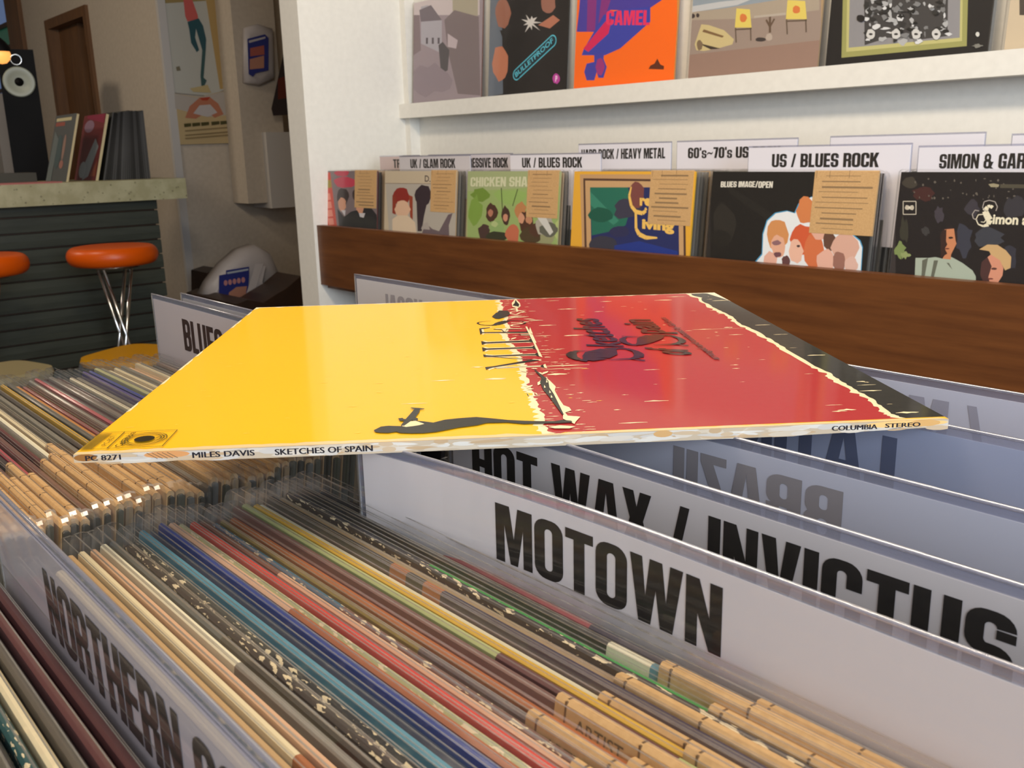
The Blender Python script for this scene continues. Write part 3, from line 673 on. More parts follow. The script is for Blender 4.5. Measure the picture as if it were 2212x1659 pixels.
# ---- middle bin, between the clear divider (near) and the first white divider (far)
FR = [ # colour segments, worn, card start from the left edge (None = no card), text on card
 ([('tan', 1)], 0, .235, 0), ([('cream', .5), ('rust', .06), ('cream', .44)], 0, None, 0), ([('peach', 1)], 0, .21, 0),
 ([('ivory', .35), ('grey', .3), ('brown', .35)], 0, None, 0), ([('slate', .3), ('black', .7)], 0, .22, 1), ([('black', 1)], 1, None, 0), ([('black', 1)], 1, .225, 0),
 ([('sky', 1)], 0, None, 0), ([('navy', .68), ('pink', .32)], 0, None, 0), ([('blue', 1)], 0, .235, 0), ([('peach', .3), ('rust', .7)], 0, None, 0), ([('floral', 1)], 1, None, 0),
 ([('red', 1)], 0, .235, 0), ([('brown', .2), ('peach', .8)], 0, .2, 1), ([('teal', .3), ('mauve', .7)], 1, None, 0), ([('olive', .42), ('slate', .58)], 0, .178, 1),
 ([('rust', 1)], 0, .205, 0), ([('mauve', 1)], 0, .185, 1), ([('lime', .5), ('maroon', .2), ('lime', .3)], 0, None, 0), ([('yellow', 1)], 0, .215, 0), ([('ivory', 1)], 0, .19, 1),
 ([('dark', .28), ('rust', .03), ('dark', .03), ('rust', .03), ('plum', .63)], 0, None, 0), ([('sand', 1)], 0, .182, 1), ([('dark', 1)], 1, None, 0), ([('navy', .3), ('green', .7)], 0, .215, 0),
 ([('black', .55), ('ivory', .05), ('sky', .12), ('dark', .28)], 0, .195, 0), ([('black', .6), ('red', .06), ('dark', .34)], 0, .205, 0), ([('dark', .2), ('rose', .3), ('plum', .5)], 0, .215, 0)]
y = .0795; N = len(FR); pitch = (.1832 - y) / N
for i, (sg, worn, cd, tx) in enumerate(FR):
    zt = -.1360 + random.uniform(-.0018, .0018) + (.002 if sg[0][0] in ('red', 'blue', 'yellow', 'green') else 0)
    segs = [(f, C(n_)) for n_, f in sg]; nm = NAME[max(sg, key=lambda q: q[1])[0]]
    if len(sg) > 1 and sg[0][0] != max(sg, key=lambda q: q[1])[0]: nm = NAME[sg[0][0]] + ' and ' + nm
    record(XF + random.uniform(-.003, .003), y + i * pitch, zt, math.radians(9), segs, '%s record, %s behind the nearest divider, middle bin' % (nm, ordn(i + 1)), worn=bool(worn), t=.0027 + random.uniform(-.0004, .0003),
           card=(cd + random.uniform(-.004, .004), .313 - cd, 'ARTIST' if tx else None) if cd else None, group='records in the middle bin')

for k in range(3):
    record(XF, .064 + k * .0048, -.139, math.radians(9), [(1, C(('tan', 'cream', 'grey')[k]))], '%s record hidden close behind the nearest divider' % ('tan', 'cream', 'grey')[k], group='records in the middle bin')
# ---- near part of the middle bin, in front of the nearest divider
NR = ['maroon', 'maroon', 'dark', 'cream', 'darkteal', 'black', 'ivory', 'slate', 'cream', 'dark', 'tan', 'cream', 'ivory', 'tan']
wn = [0, 0, 0, 1, 1, 0, 0, 1, 0, 0, 0, 0, 0, 0]
for i, n_ in enumerate(NR):
    record(XF + random.uniform(-.003, .003), .0545 - i * .0044, -.1395 + random.uniform(-.0015, .0015), math.radians(7), [(1, C(n_))], '%s record in clear sleeve at lower left, %s in front of the nearest divider' % (NAME[n_], ordn(i + 1)),
           worn=bool(wn[i]), group='records in front of the nearest divider', t=.0030)

# ---- left bin
LL = ['sand', 'tan', 'sand', 'tan', 'cream', 'sand', 'tan', 'sand', 'grey', 'tan', 'purple', 'cream', 'ivory', 'tan', 'sand', 'cream', 'grey', 'peach', 'slate', 'dark', 'mauve', 'dark', 'rose', 'mauve', 'maroon', 'ivory', 'cream', 'grey', 'grey', 'dark', 'yellow',
      'slate', 'orange', 'rose', 'grey', 'rose', 'slate', 'grey', 'dark', 'slate', 'ivory', 'grey', 'purple', 'blue', 'floral', 'grey', 'cream', 'cream', 'grey', 'peach', 'cream', 'grey', 'mauve', 'slate', 'mauve']
NL = len(LL); y0, y1 = .004, .2605
for i, n_ in enumerate(LL):
    yy = y0 + (y1 - y0) * i / NL; cd = .190 + random.uniform(-.012, .03)
    endc = random.choice(['grey', 'sand', 'umber', 'moss', 'umber', 'rust' if i in (20, 21) else 'moss'])
    record(XL + random.uniform(-.004, .003), yy, -.1535 + random.uniform(-.003, .002), math.radians(8), [(.97, C(n_)), (.03, C(endc))], '%s record in the left bin, %s counting from its near end' % (NAME[n_], ordn(i + 1)), t=.0030 + random.uniform(-.0006, .0004),
           card=(cd, .303 - cd, None) if random.random() < .9 else None, group='records in the left bin', ends=(.006, .004), w=.305)

# ---- records standing out of sight between the white dividers
for k in range(16):
    yy = (.193, .205, .215, .232, .246, .26, .28, .294, .308, .322, .35, .365, .38, .395, .42, .44)[k]
    record(XF, yy, -.146, math.radians(8), [(1, C(random.choice(['grey', 'tan', 'dark', 'cream'])))], 'record between the tall white dividers, %s behind the first one' % ordn(k + 1), group='records between the white dividers', card=None)
for k in range(9):
    record(XL, .296 + k * .0145, -.156, math.radians(8), [(1, C(random.choice(['grey', 'tan', 'dark', 'cream'])))], 'record behind the far dividers of the left bin, %s counting away' % ordn(k + 1), group='records at the far end of the left bin', card=None)

# ================================================================== DIVIDERS
def divider(xl, xr, y, zt, h, label, text=None, tx=None, tz=None, bend=None, mirror=False, ink=INK, cardc=rgb(206, 198, 196), clear=False, lean=0, group=None, pad=.0035, n=24, extra=None, name='divider'):
    r = empty(name, (xl, y, zt - h), label, 'divider', group)
    bf = bend or (lambda x: 0)
    def W3(x, z_, off=0): return (x - xl, bf(x) + off, z_ - (zt - h))       # local
    def sheet(nm, x0, x1, z0, z1, off, th, m, col=(1, 1, 1)):
        mb = MB(); vs = []
        for i in range(n + 1):
            x = x0 + (x1 - x0) * i / n; vs += [W3(x, z0, off), W3(x, z1, off), W3(x, z0, off + th), W3(x, z1, off + th)]
        fs = []
        for i in range(n):
            a = 4 * i; b_ = a + 4; fs += [(a, b_, b_ + 1, a + 1), (a + 2, a + 3, b_ + 3, b_ + 2), (a + 1, b_ + 1, b_ + 3, a + 3), (a, a + 2, b_ + 2, b_)]
        fs += [(0, 1, 3, 2), (4 * n, 4 * n + 2, 4 * n + 3, 4 * n + 1)]
        mb.add(vs, fs, col, smooth=False); return mb.build(nm, m, r)
    if 1:
        sheet('card_insert', xl + pad, xr - pad, zt - h, zt - pad, 0, .0005, 'glossplate' if clear else 'plate', cardc)
        sheet('plastic_pocket', xl, xr, zt - h, zt, .0006, .0009, 'acrylic')
    # rounded clear rim along the top
    mb = MB(); mb.tube([W3(xl + (xr - xl) * i / n, zt, .0006) for i in range(n + 1)], .0007, 6); mb.build('top_edge', 'acrylic', r)
    mb = MB(); mb.tube([W3(xl, zt - h * i / 4, .0006) for i in range(5)], .0006, 6); mb.build('side_edge', 'rim', r)
    if text:
        ps, w_ = heavy(text); ps = fit(ps, w_, tx[0], tx[1], tz[0], tz[1], mirror); mb = MB()
        for jj, p in enumerate(ps):
            mb.add([W3(a, b_, -.00012 - jj * 5e-7) for a, b_ in (p if not mirror else p[::-1])], [tuple(range(len(p)))], ink)
        mb.build('lettering', 'glossplate' if clear else 'plate', r)
    return r
ZP = -.104
GHOST = rgb(166, 160, 164)
divider(-.290, .045, .185, ZP, .34, 'large white divider lettered MOTOWN, nearest the camera of the white ones', 'MOTOWN', (-.2197, -.1315), (-.1318, -.1117), bend=lambda x: -.012 * max(0, (-.15 - x) / .14) ** 2)
divider(-.300, .045, .2235, ZP, .34, 'white divider lettered HOT WAX / INVICTUS directly behind the front one', 'HOT WAX / INVICTUS', (-.2835, -.0735), (-.1335, -.1124))
divider(-.310, .045, .2722, ZP, .34, 'blue-grey divider with faint mirrored BRAZIL showing through its back', 'BRAZIL', (-.2245, -.1471), (-.133, -.1128), mirror=True, ink=rgb(140, 134, 136), cardc=rgb(186, 186, 198))
divider(-.310, .045, .3395, ZP, .34, 'blue-grey divider with mirrored LATIN, fourth back under the record corner', 'LATIN', (-.2345, -.1626), (-.134, -.1128), mirror=True, ink=rgb(92, 98, 122), cardc=rgb(160, 166, 190))
divider(-.310, .045, .4045, ZP, .34, 'last pale divider of the middle bin with faint mirrored letters and a slash', '/ M', (-.190, -.1550), (-.133, -.1126), mirror=True, ink=rgb(158, 154, 166), cardc=rgb(196, 194, 206))
divider(-.712, -.385, .435, ZP, .34, 'pale far divider of the left bin rising behind the yellow cover', 'VOCAL', (-.668, -.61), (-.138, -.1165), mirror=True, ink=rgb(160, 152, 152), cardc=rgb(204, 196, 192))
divider(-.7376, -.405, .2642, ZP, .34, 'white divider lettered BLUES at the far left of the island', 'BLUES', (-.6800, -.610), (-.1408, -.1168), cardc=rgb(198, 186, 184), ink=rgb(58, 38, 36))
divider(-.722, -.405, .2815, ZP, .34, 'blank greyish divider just behind the one lettered BLUES', cardc=rgb(186, 178, 174))
divider(-.340, .03, .0595, ZP, .34, 'glossy pale divider lettered NORTHERN SOUL at the lower left', 'NORTHERN SOUL', (-.280, -.1245), (-.1365, -.1150), clear=True, ink=rgb(40, 37, 36), cardc=rgb(176, 168, 172))

# ================================================================== THE BIG YELLOW AND RED RECORD
U = Vector((.61060, .79194, 0)); V = Vector((-.79194, .61060, 0))
LZ = -.0999; LO = Vector((-.3346, .0864, LZ)); S_ = .315
lp = bpy.data.objects.new('record_jacket', None); COL.objects.link(lp); lp.matrix_world = Matrix.Translation(LO) @ Matrix((U, V, (0, 0, 1))).transposed().to_4x4()
tag(lp, 'worn record jacket half yellow half red lying flat across the dividers', 'record jacket'); bpy.context.view_layer.update()
def thick(u, v):
    e = min(u, S_ - u) / S_; return .0029 + .0012 * min(1, e * 5) * (1 if v > -1 else 0)
mb = MB(); n = 28
for i in range(n + 1):
    u = S_ * i / n
    for v in (0, S_): mb.v += [(u, v, 0), (u, v, -thick(u, v))]
fs = []; cs = []
def addf(f, c): mb.f.append(f); mb.c.append(c); mb.m.append(0); mb.sm.append(False)
for i in range(n):
    a = 4 * i; b = a + 4
    addf((a, b, b + 2, a + 2), rgb(236, 190, 40)); addf((a + 1, a + 3, b + 3, b + 1), rgb(200, 190, 170)); addf((a + 2, b + 2, b + 3, a + 3), rgb(220, 206, 176))
    addf((a, a + 1, b + 1, b), rgb(178, 160, 136))
addf((0, 2, 3, 1), rgb(210, 170, 90)); addf((4 * n, 4 * n + 1, 4 * n + 3, 4 * n + 2), rgb(210, 190, 140))
mb.build('jacket_board', 'lp', lp)
St = Surf(LO, U, V, (0, 0, 1)); rnd = random.Random(3)
A = Art(St, .00001, (0, S_, 0, S_))
def zA(x, y): return (1020 + x / 7.373, 630 + y / 7.373)
def zB(x, y): return (1180 + x / 5.53, 640 + y / 5.53)
def zC(x, y): return (780 + x / 4.424, 780 + y / 4.424)
def zD(x, y): return (1400 + x / 7.373, 560 + y / 7.373)
def zE(x, y): return (1760 + x / 5.53, 720 + y / 5.53)
def zF(x, y): return (120 + x / 7.373, 840 + y / 7.373)
YEL, RED, GRY = rgb(247, 186, 26), rgb(170, 32, 37), rgb(20, 20, 18)
A.poly([(0, 0), (S_, 0), (S_, S_), (0, S_)], YEL)
bd = [zA(*p) for p in ((440, 108), (450, 150), (475, 190), (455, 215), (490, 240), (515, 242), (480, 270), (470, 300), (520, 330), (540, 380), (560, 420), (560, 470), (575, 520), (592, 560), (585, 600), (560, 640), (555, 690), (575, 740), (600, 780), (640, 810),
      (660, 860), (690, 880), (710, 930), (740, 950), (760, 1000), (790, 1050), (780, 1090), (830, 1120), (835, 1160), (880, 1180), (860, 1230), (870, 1290), (845, 1310), (880, 1360), (885, 1400), (890, 1480), (930, 1520), (950, 1570), (985, 1600), (1030, 1659))]
bd += [zC(*p) for p in ((1660, 300), (1665, 350), (1690, 385), (1700, 430), (1720, 470), (1745, 520), (1760, 560), (1755, 610), (1770, 650), (1820, 685), (1850, 705))]
bq = [A.S.at(*p) for p in bd]
bq[0] = (bq[0][0], S_); e2 = bq[-1]
def jag(pts, amp, k=3):
    o = []
    for i in range(len(pts) - 1):
        (x0, y0), (x1, y1) = pts[i], pts[i + 1]
        for j in range(k):
            t = j / k; o.append((x0 + (x1 - x0) * t + rnd.uniform(-amp, amp), y0 + (y1 - y0) * t + rnd.uniform(-amp, amp) * .5))
    return o + [pts[-1]]
bj = jag(bq, .0009)
bj[0] = (bj[0][0], S_); bj.append((e2[0] + .004, .003))
A.poly([(p[0] - .0016 - rnd.random() * .003, p[1]) for p in bj] + [(S_, .003), (S_, S_)], CREAM)
A.poly(bj + [(S_, .003), (S_, S_)], RED)
gd = [zD(*p) for p in ((655, 535), (700, 575), (850, 615), (850, 660), (950, 710), (1080, 790), (1190, 840), (1270, 870), (1380, 940), (1400, 980), (1500, 1045), (1600, 1090), (1740, 1150), (1900, 1245), (2000, 1290), (2100, 1370), (2212, 1430))]
gd += [zE(*p) for p in ((10, 395), (100, 445), (180, 475), (250, 520), (300, 560), (400, 620), (500, 680), (620, 745), (740, 800), (760, 850), (830, 880), (900, 950), (960, 980), (1040, 1005))]
gq = [A.S.at(*p) for p in gd]; gq[0] = (gq[0][0], S_); gj = jag(gq, .0006); gj[0] = (gj[0][0], S_); gj.append((gj[-1][0] + .001, .003))
A.poly([(p[0] - .0018 - rnd.random() * .0022, p[1]) for p in gj] + [(S_, .003), (S_, S_)], CREAM)
A.poly(gj + [(S_, .003), (S_, S_)], GRY)
# worn edge strip along the near side and far side
es = [(0, .0)]; u = 0
ep = []
while u <= S_ + .001: ep.append((min(u, S_), (.0034 if u < .16 else .0022) + rnd.uniform(-.0007, .0007))); u += .004
A.poly([(0, 0)] + [(S_, 0)] + ep[::-1], rgb(222, 196, 146))
fe = []; u = 0
while u <= S_ + .001: fe.append((min(u, S_), S_ - .0006 - max(0, rnd.gauss(.0006, .0008)))); u += .004
A.poly([(S_, S_), (0, S_)] + fe, rgb(240, 226, 190))
A.poly([(0, S_), (0, S_ - .01), (.003, S_ - .002), (.012, S_)], rgb(245, 232, 190)); A.poly([(S_, S_), (S_ - .012, S_), (S_ - .006, S_ - .003), (S_ - .001, S_ - .03), (S_, S_ - .04)], rgb(236, 226, 196))
for k in range(9):
    v = rnd.uniform(.01, S_ - .02); A.poly([(0, v), (.0012, v + .002), (.0009, v + .012), (0, v + .016)], rgb(240, 226, 180), same=k > 0)
# paint flecks (printed chips), stretched along the jacket's long direction
def fleck(u, v, L, w, col):
    m = 5; up_, dn = [], []
    for i in range(m + 1):
        t = i / m; s_ = math.sin(math.pi * min(.94, max(.06, t))) * rnd.uniform(.4, 1); up_.append((u + L * t, v + w * s_)); dn.append((u + L * t + rnd.uniform(-.2, .2) * w, v - w * s_ * rnd.random()))
    A.poly(up_ + dn[::-1], col, same=True)
A.k += 1
for _ in range(95):
    u, v = rnd.uniform(.0, .308), rnd.random() ** 1.0 * .30 + .006; fleck(u, v, rnd.uniform(.0012, .0045), rnd.uniform(.0003, .0009), rgb(242, 218, 172) if u > .2 else rgb(252, 208, 74))
for px, L, w_ in ((zE(380, 920), .007, .0032), (zE(300, 935), .006, .0015), (zE(1110, 950), .009, .0022), (zE(660, 690), .010, .0014), (zE(550, 580), .004, .0022), (zE(20, 265), .009, .0030), (zE(230, 860), .007, .0006), (zD(850, 1120), .011, .0012), (zD(1250, 1110), .026, .0007),
                  (zD(1280, 1090), .005, .003), (zD(240, 655), .012, .0022), (zD(450, 600), .013, .0016), (zD(1400, 1205), .008, .0013), (zA(1280, 148), .009, .0015), (zA(1510, 280), .012, .0024), (zA(2130, 160), .008, .002), (zA(2020, 320), .006, .0018), (zA(1200, 540), .010, .0022),
                  (zA(1620, 700), .011, .0026), (zA(1130, 705), .009, .0012), (zA(1500, 1180), .022, .0026), (zA(1460, 1230), .022, .0016), (zA(1350, 1320), .009, .0036), (zA(1200, 970), .008, .0014), (zA(370, 1390), .010, .0026), (zB(1320, 1255), .010, .0022), (zB(1040, 1515), .011, .0016),
                  (zB(850, 1360), .003, .001), (zB(1260, 880), .008, .001), (zC(780, 188), .011, .0014), (zC(510, 408), .011, .0010), (zC(1285, 178), .009, .0022), (zC(1110, 60), .006, .002), (zE(620, 620), .008, .001), (zD(1160, 660), .012, .002), (zD(1830, 1050), .009, .0022), (zD(2110, 1200), .008, .0012)):
    u, v = A.S.at(*px); fleck(u - L / 2, v, L, w_ * .72, rgb(244, 226, 180))
for _ in range(150):            # broken cream fringe beside the boundary
    i = rnd.randrange(len(bj) - 1); p = bj[i]; fleck(p[0] + rnd.uniform(-.004, .020), min(p[1], S_ - .003), rnd.uniform(.001, .005), rnd.uniform(.0003, .001), CREAM)
# lettering across the boundary, running away from the camera, tops to the left
DK = rgb(24, 12, 10)
mil = [[(205, 1205), (225, 1255), (245, 1240), (330, 1215), (960, 1118), (1075, 1098), (950, 1085), (330, 1192)],
       [(320, 1040), (1060, 1092), (1060, 1099), (320, 1046)], [(345, 1218), (1100, 1186), (1100, 1192), (345, 1224)], [(1080, 1190), (1128, 1162), (1152, 1222), (1110, 1206)],
       [(175, 1000), (185, 1045), (320, 1046), (860, 1020), (1010, 1022), (1078, 1042), (1042, 972), (1000, 998), (860, 1000), (320, 1022), (220, 1015)],
       [(155, 890), (170, 960), (230, 932), (860, 908), (960, 908), (1024, 932), (988, 858), (960, 882), (860, 886), (230, 908)],
       [(142, 790), (155, 852), (220, 832), (900, 805), (975, 812), (945, 745), (900, 778), (220, 808)], [(905, 690), (930, 690), (985, 815), (950, 812)], [(740, 688), (915, 686), (918, 700), (740, 696)],
       [(110, 590), (130, 692), (165, 664), (880, 662), (930, 672), (890, 575), (868, 640), (160, 648), (145, 604), (285, 578), (282, 570)], [(340, 598), (470, 600), (508, 640), (530, 640), (545, 598), (760, 596), (760, 603), (550, 606), (530, 650), (500, 650), (465, 610), (340, 606)]]
off = .0007
A.polys([[A.S.at(*zA(*p)) for p in q] for q in mil], rgb(246, 226, 180)) if False else None
A.k += 1
for q in mil:
    pts = [A.S.at(*zA(*p)) for p in q]; c = (sum(p[0] for p in pts) / len(pts), sum(p[1] for p in pts) / len(pts))
    if max(p[0] for p in q) > 700: A.poly([(p[0] + .0012, p[1] + (.0011 if p[1] > c[1] else -.0011)) for p in pts if True], CREAM, same=True)
A.k += 1
for q in mil: A.poly([zA(*p) for p in q], DK, px=True, same=True)
A.line([zA(*p) for p in ((300, 470), (170, 478), (100, 492), (85, 508), (120, 526), (200, 538), (300, 541), (380, 532), (440, 508), (500, 484), (560, 468), (640, 462), (740, 466), (810, 476), (842, 492), (840, 512), (790, 530), (720, 532))],
       [.0003, .0006, .001, .0013, .0011, .0012, .002, .004, .0062, .0058, .0036, .0016, .0010, .0012, .0013, .0012, .0009, .0005], DK, px=True)
A.line([zA(*p) for p in ((620, 500), (760, 500), (800, 512), (640, 530), (620, 550), (760, 556))], .0013, CREAM, px=True)
A.line([zA(*p) for p in ((700, 250), (720, 320), (620, 330), (600, 350), (700, 370), (760, 340), (840, 320))], .0012, CREAM, px=True)
A.line([zA(*p) for p in ((860, 560), (930, 700), (990, 820), (1040, 920), (1080, 1030))], .0010, CREAM, px=True)
for q in (((510, 425), (800, 378)), ((560, 440), (760, 400)), ((600, 290), (840, 322)), ((700, 420), (900, 402)), ((820, 440), (1000, 452)), ((620, 770), (700, 735)), ((560, 300), (760, 262)), ((900, 470), (1130, 462)), ((800, 500), (905, 486)), ((740, 1010), (800, 985)), ((1030, 1290), (1110, 1320)),
          ((1110, 1330), (1210, 1275)), ((940, 1235), (1040, 1240)), ((1050, 1500), (1110, 1420)), ((870, 1545), (960, 1500)), ((880, 1570), (980, 1560)), ((780, 1270), (860, 1290))):
    A.line([zA(*q[0]), zA((q[0][0] + q[1][0]) / 2, (q[0][1] + q[1][1]) / 2 - 4), zA(*q[1])], [.0004, .0022, .0004], CREAM, px=True)
# dark shapes
A.poly([zA(*p) for p in ((315, 405), (380, 345), (400, 340), (430, 308), (560, 310), (590, 330), (600, 370), (560, 400), (500, 420), (430, 440), (370, 436))], GRY, px=True)
A.poly([zA(*p) for p in ((690, 120), (760, 190), (770, 240), (720, 270), (640, 250), (630, 190))], CREAM, px=True); A.poly([zA(*p) for p in ((692, 135), (710, 170), (750, 210), (740, 250), (700, 240), (640, 230), (675, 190))], GRY, px=True)
A.poly([zC(*p) for p in ((1725, 140), (1800, 190), (1860, 250), (1850, 290), (1900, 380), (1935, 430), (1990, 450), (2010, 480), (1950, 500), (1975, 530), (2095, 540), (2050, 590), (2040, 610), (1930, 560), (1930, 520), (1870, 420), (1790, 330))], CREAM, px=True)
A.poly([zC(*p) for p in ((1735, 145), (1790, 200), (1800, 260), (1840, 320), (1880, 400), (1940, 525), (1920, 515), (1850, 420), (1790, 340), (1740, 280), (1710, 210))], rgb(20, 18, 15), px=True)
for p in ((1770, 200), (1750, 250), (1800, 300), (1815, 345), (1770, 170)): A.poly([zC(p[0], p[1] - 14), zC(p[0] + 16, p[1] + 10), zC(p[0] - 2, p[1] + 14)], CREAM, px=True, same=p[0] != 1770)
A.line([zC(*p) for p in ((1660, 90), (1700, 130), (1760, 180))], [.0006, .0012, .002], rgb(46, 38, 34), px=True)
body = [(120, 672), (190, 636), (260, 628), (380, 632), (430, 600), (520, 580), (600, 586), (690, 598), (800, 570), (930, 556), (1100, 544), (1240, 556), (1400, 572), (1560, 580), (1700, 584), (1850, 584), (1920, 572), (2010, 580), (2020, 596), (1900, 602), (1700, 606), (1560, 610), (1400, 596), (1200, 600), (1110, 622), (930, 645), (720, 686), (600, 698), (480, 700), (370, 696), (340, 684), (260, 696), (180, 694), (140, 688)]
A.poly([zC(*p) for p in body], rgb(18, 19, 15), px=True)
A.poly([zC(*p) for p in ((390, 632), (440, 590), (520, 580), (606, 610), (560, 622), (500, 632), (430, 640))], rgb(244, 220, 170), px=True)
A.line([zC(*p) for p in ((395, 628), (470, 560), (520, 500), (540, 464))], [.0014, .0032, .003, .0022], rgb(18, 19, 15), px=True); A.line([zC(*p) for p in ((475, 456), (540, 464), (604, 466))], [.0008, .002, .0008], rgb(18, 19, 15), px=True)
A.ell(zC(515, 566), 7, 3.4, rgb(18, 19, 15), px=True); A.line([zC(*p) for p in ((375, 556), (400, 580), (430, 566))], .0018, rgb(18, 19, 15), px=True)
A.poly([zC(*p) for p in ((1790, 640), (1900, 625), (2050, 636), (1990, 655), (1850, 655))], CREAM, px=True)
# two script-like title lines on the red field; text runs away from the camera
INKR = rgb(40, 14, 20)
def side_text(text, bold, pA, pB, pT, shear=0):        # pA: baseline start, pB: baseline end, pT: top-of-letter above start
    ps, w_ = sans(text, bold, shear); a = A.S.at(*pA); b = A.S.at(*pB); t = A.S.at(*pT); hgt = math.hypot(t[0] - a[0], t[1] - a[1]); A.k += 1
    dx, dy = (b[0] - a[0]) / w_, (b[1] - a[1]) / w_; tx_, ty = t[0] - a[0], t[1] - a[1]
    for p in ps: A.poly([(a[0] + dx * x + tx_ * y_, a[1] + dy * x + ty * y_) for x, y_ in p], INKR, same=True)
side_text('ketches', .022, zB(920, 612), zB(600, 275), zB(470, 600)); side_text('pain', .022, zB(1430, 452), zB(1228, 285), zB(1000, 445)); side_text('of', .022, zB(1745, 712), zB(1660, 640), zB(1225, 690))
def swash(pts, ws): A.line([zB(*p) for p in pts], ws, INKR, px=True)
swash(((330, 660), (560, 665), (400, 662), (330, 672), (296, 700), (320, 740), (400, 770), (500, 776), (590, 740), (660, 690), (740, 645), (850, 628), (960, 636), (1060, 664), (1110, 702), (1100, 738), (1010, 756), (740, 768), (1000, 756), (1180, 778)),
      [.0005, .0005, .0012, .0035, .0055, .0045, .003, .006, .014, .017, .009, .003, .0022, .003, .005, .005, .002, .0006, .001, .0018])
swash(((900, 486), (1150, 494), (960, 492), (905, 520), (930, 560), (1010, 588), (1100, 590), (1170, 560), (1230, 515), (1300, 484), (1400, 472), (1500, 480), (1590, 510), (1632, 545), (1590, 572), (1500, 582), (1280, 590), (1560, 584), (1700, 598)),
      [.0012, .0005, .001, .0035, .0035, .0025, .003, .008, .013, .011, .003, .002, .0025, .004, .004, .002, .0006, .001, .0016])
ps_, w0 = sans('arranged and conducted by Gil Evans', .03)
a0, b0 = A.S.at(*zB(2075, 765)), A.S.at(*zB(1420, 262)); t0 = A.S.at(*zB(1975, 762)); A.k += 1
for p in ps_: A.poly([(a0[0] + (b0[0] - a0[0]) * x / w0 + (t0[0] - a0[0]) * y_, a0[1] + (b0[1] - a0[1]) * x / w0 + (t0[1] - a0[1]) * y_) for x, y_ in p], rgb(96, 26, 34), same=True)
# small label box at the near left corner
LN = rgb(96, 84, 24)
q = [zF(*p) for p in ((690, 722), (1945, 672), (1700, 935), (380, 992))]
for a, b in ((0, 1), (1, 2), (2, 3)): A.line([q[a], q[b]], .00035, LN, px=True)
A.line([zF(1105, 708), zF(825, 970)], .00045, LN, px=True)
for k in range(22):
    t = k / 21; A.line([zF(690 + 230 * t - 10, 726 + 8 - 6 * t), zF(400 + 180 * t, 985 - 8 * t)], .00012, LN, px=True, same=k > 0)
ps, w_ = sans('Columbia', .0); a0, b0, t0 = A.S.at(*zF(1050, 945)), A.S.at(*zF(1290, 712)), A.S.at(*zF(925, 950)); A.k += 1
for p in ps: A.poly([(a0[0] + (b0[0] - a0[0]) * x / w_ + (t0[0] - a0[0]) * y_, a0[1] + (b0[1] - a0[1]) * x / w_ + (t0[1] - a0[1]) * y_) for x, y_ in p], rgb(40, 34, 10), same=True)
ps, w_ = sans('PC 8271', 0); a0, b0, t0 = A.S.at(*zF(810, 925)), A.S.at(*zF(985, 760)), A.S.at(*zF(720, 930)); A.k += 1
for p in ps: A.poly([(a0[0] + (b0[0] - a0[0]) * x / w_ + (t0[0] - a0[0]) * y_, a0[1] + (b0[1] - a0[1]) * x / w_ + (t0[1] - a0[1]) * y_) for x, y_ in p], LN, same=True)
c0 = A.S.at(*zF(1420, 820))
for r_, w_, cc in ((.0078, .0004, LN), (.0068, .0004, LN), (.0058, .0004, LN)):
    A.line([(c0[0] + r_ * math.cos(k * math.pi / 14), c0[1] + r_ * math.sin(k * math.pi / 14)) for k in range(29)], w_, cc)
A.ell(c0, .0036, .0036, rgb(36, 30, 10)); A.line([zF(1590, 812), zF(1780, 745)], .0004, LN, px=True); A.line([zF(1590, 812), zF(1735, 805)], .0004, LN, px=True)
A.build('cover_print', 'lp', lp)
# spine
Ss = Surf(LO, U, (0, 0, 1), -V)
A = Art(Ss, .00001, (0, S_, -.0042, 0)); A.k = 1
A.k += 1
for k in range(150):
    A.ell((rnd.uniform(0, S_), -rnd.uniform(.0004, .0034)), rnd.uniform(.002, .009), rnd.uniform(.0003, .0011), rgb(*rnd.choice([(190, 174, 152), (184, 176, 166), (194, 182, 166), (184, 160, 130), (198, 190, 178), (176, 148, 114)])), n=10, rot=rnd.uniform(-.06, .06), same=True)
for u0, u1, c_ in ((.0, .008, (140, 92, 44)), (.024, .04, (198, 138, 84)), (.205, .212, (190, 148, 96)), (.283, S_, (222, 178, 112)), (.30, .312, (198, 152, 92))): A.ell(((u0 + u1) / 2, -.0012), (u1 - u0) / 2, .0013, rgb(*c_), n=14)
uu = lambda px, py: A.S.at(px, py)[0]
def sp_text(t, x0, x1, y_, zb, zt_, bold=0):
    ps, w_ = sans(t, bold); a, b = uu(x0, y_), uu(x1, y_); A.k += 1
    for sh_ in (0, .00013, .00026):
        for p in ps: A.poly([(a + sh_ + (b - a) * x / w_, zb + (zt_ - zb) * q_) for x, q_ in p], rgb(26, 24, 34), same=True)
sp_text('PC 8271', 184, 260, 990, -.0024, -.0004); sp_text('MILES DAVIS', 415, 549, 980, -.0029, -.0007); sp_text('SKETCHES OF SPAIN', 593, 804, 970, -.0031, -.0008)
sp_text('COLUMBIA', 1797, 1894, 920, -.0027, -.0008); sp_text('STEREO', 1912, 1987, 915, -.0024, -.0007)
A.k += 1
for k in range(5): u = uu(318 + k * 11, 985); A.line([(u, -.0004), (u + .0035, -.0026)], .0002, rgb(90, 76, 60), same=True)
A.build('spine_print', 'lp', lp)

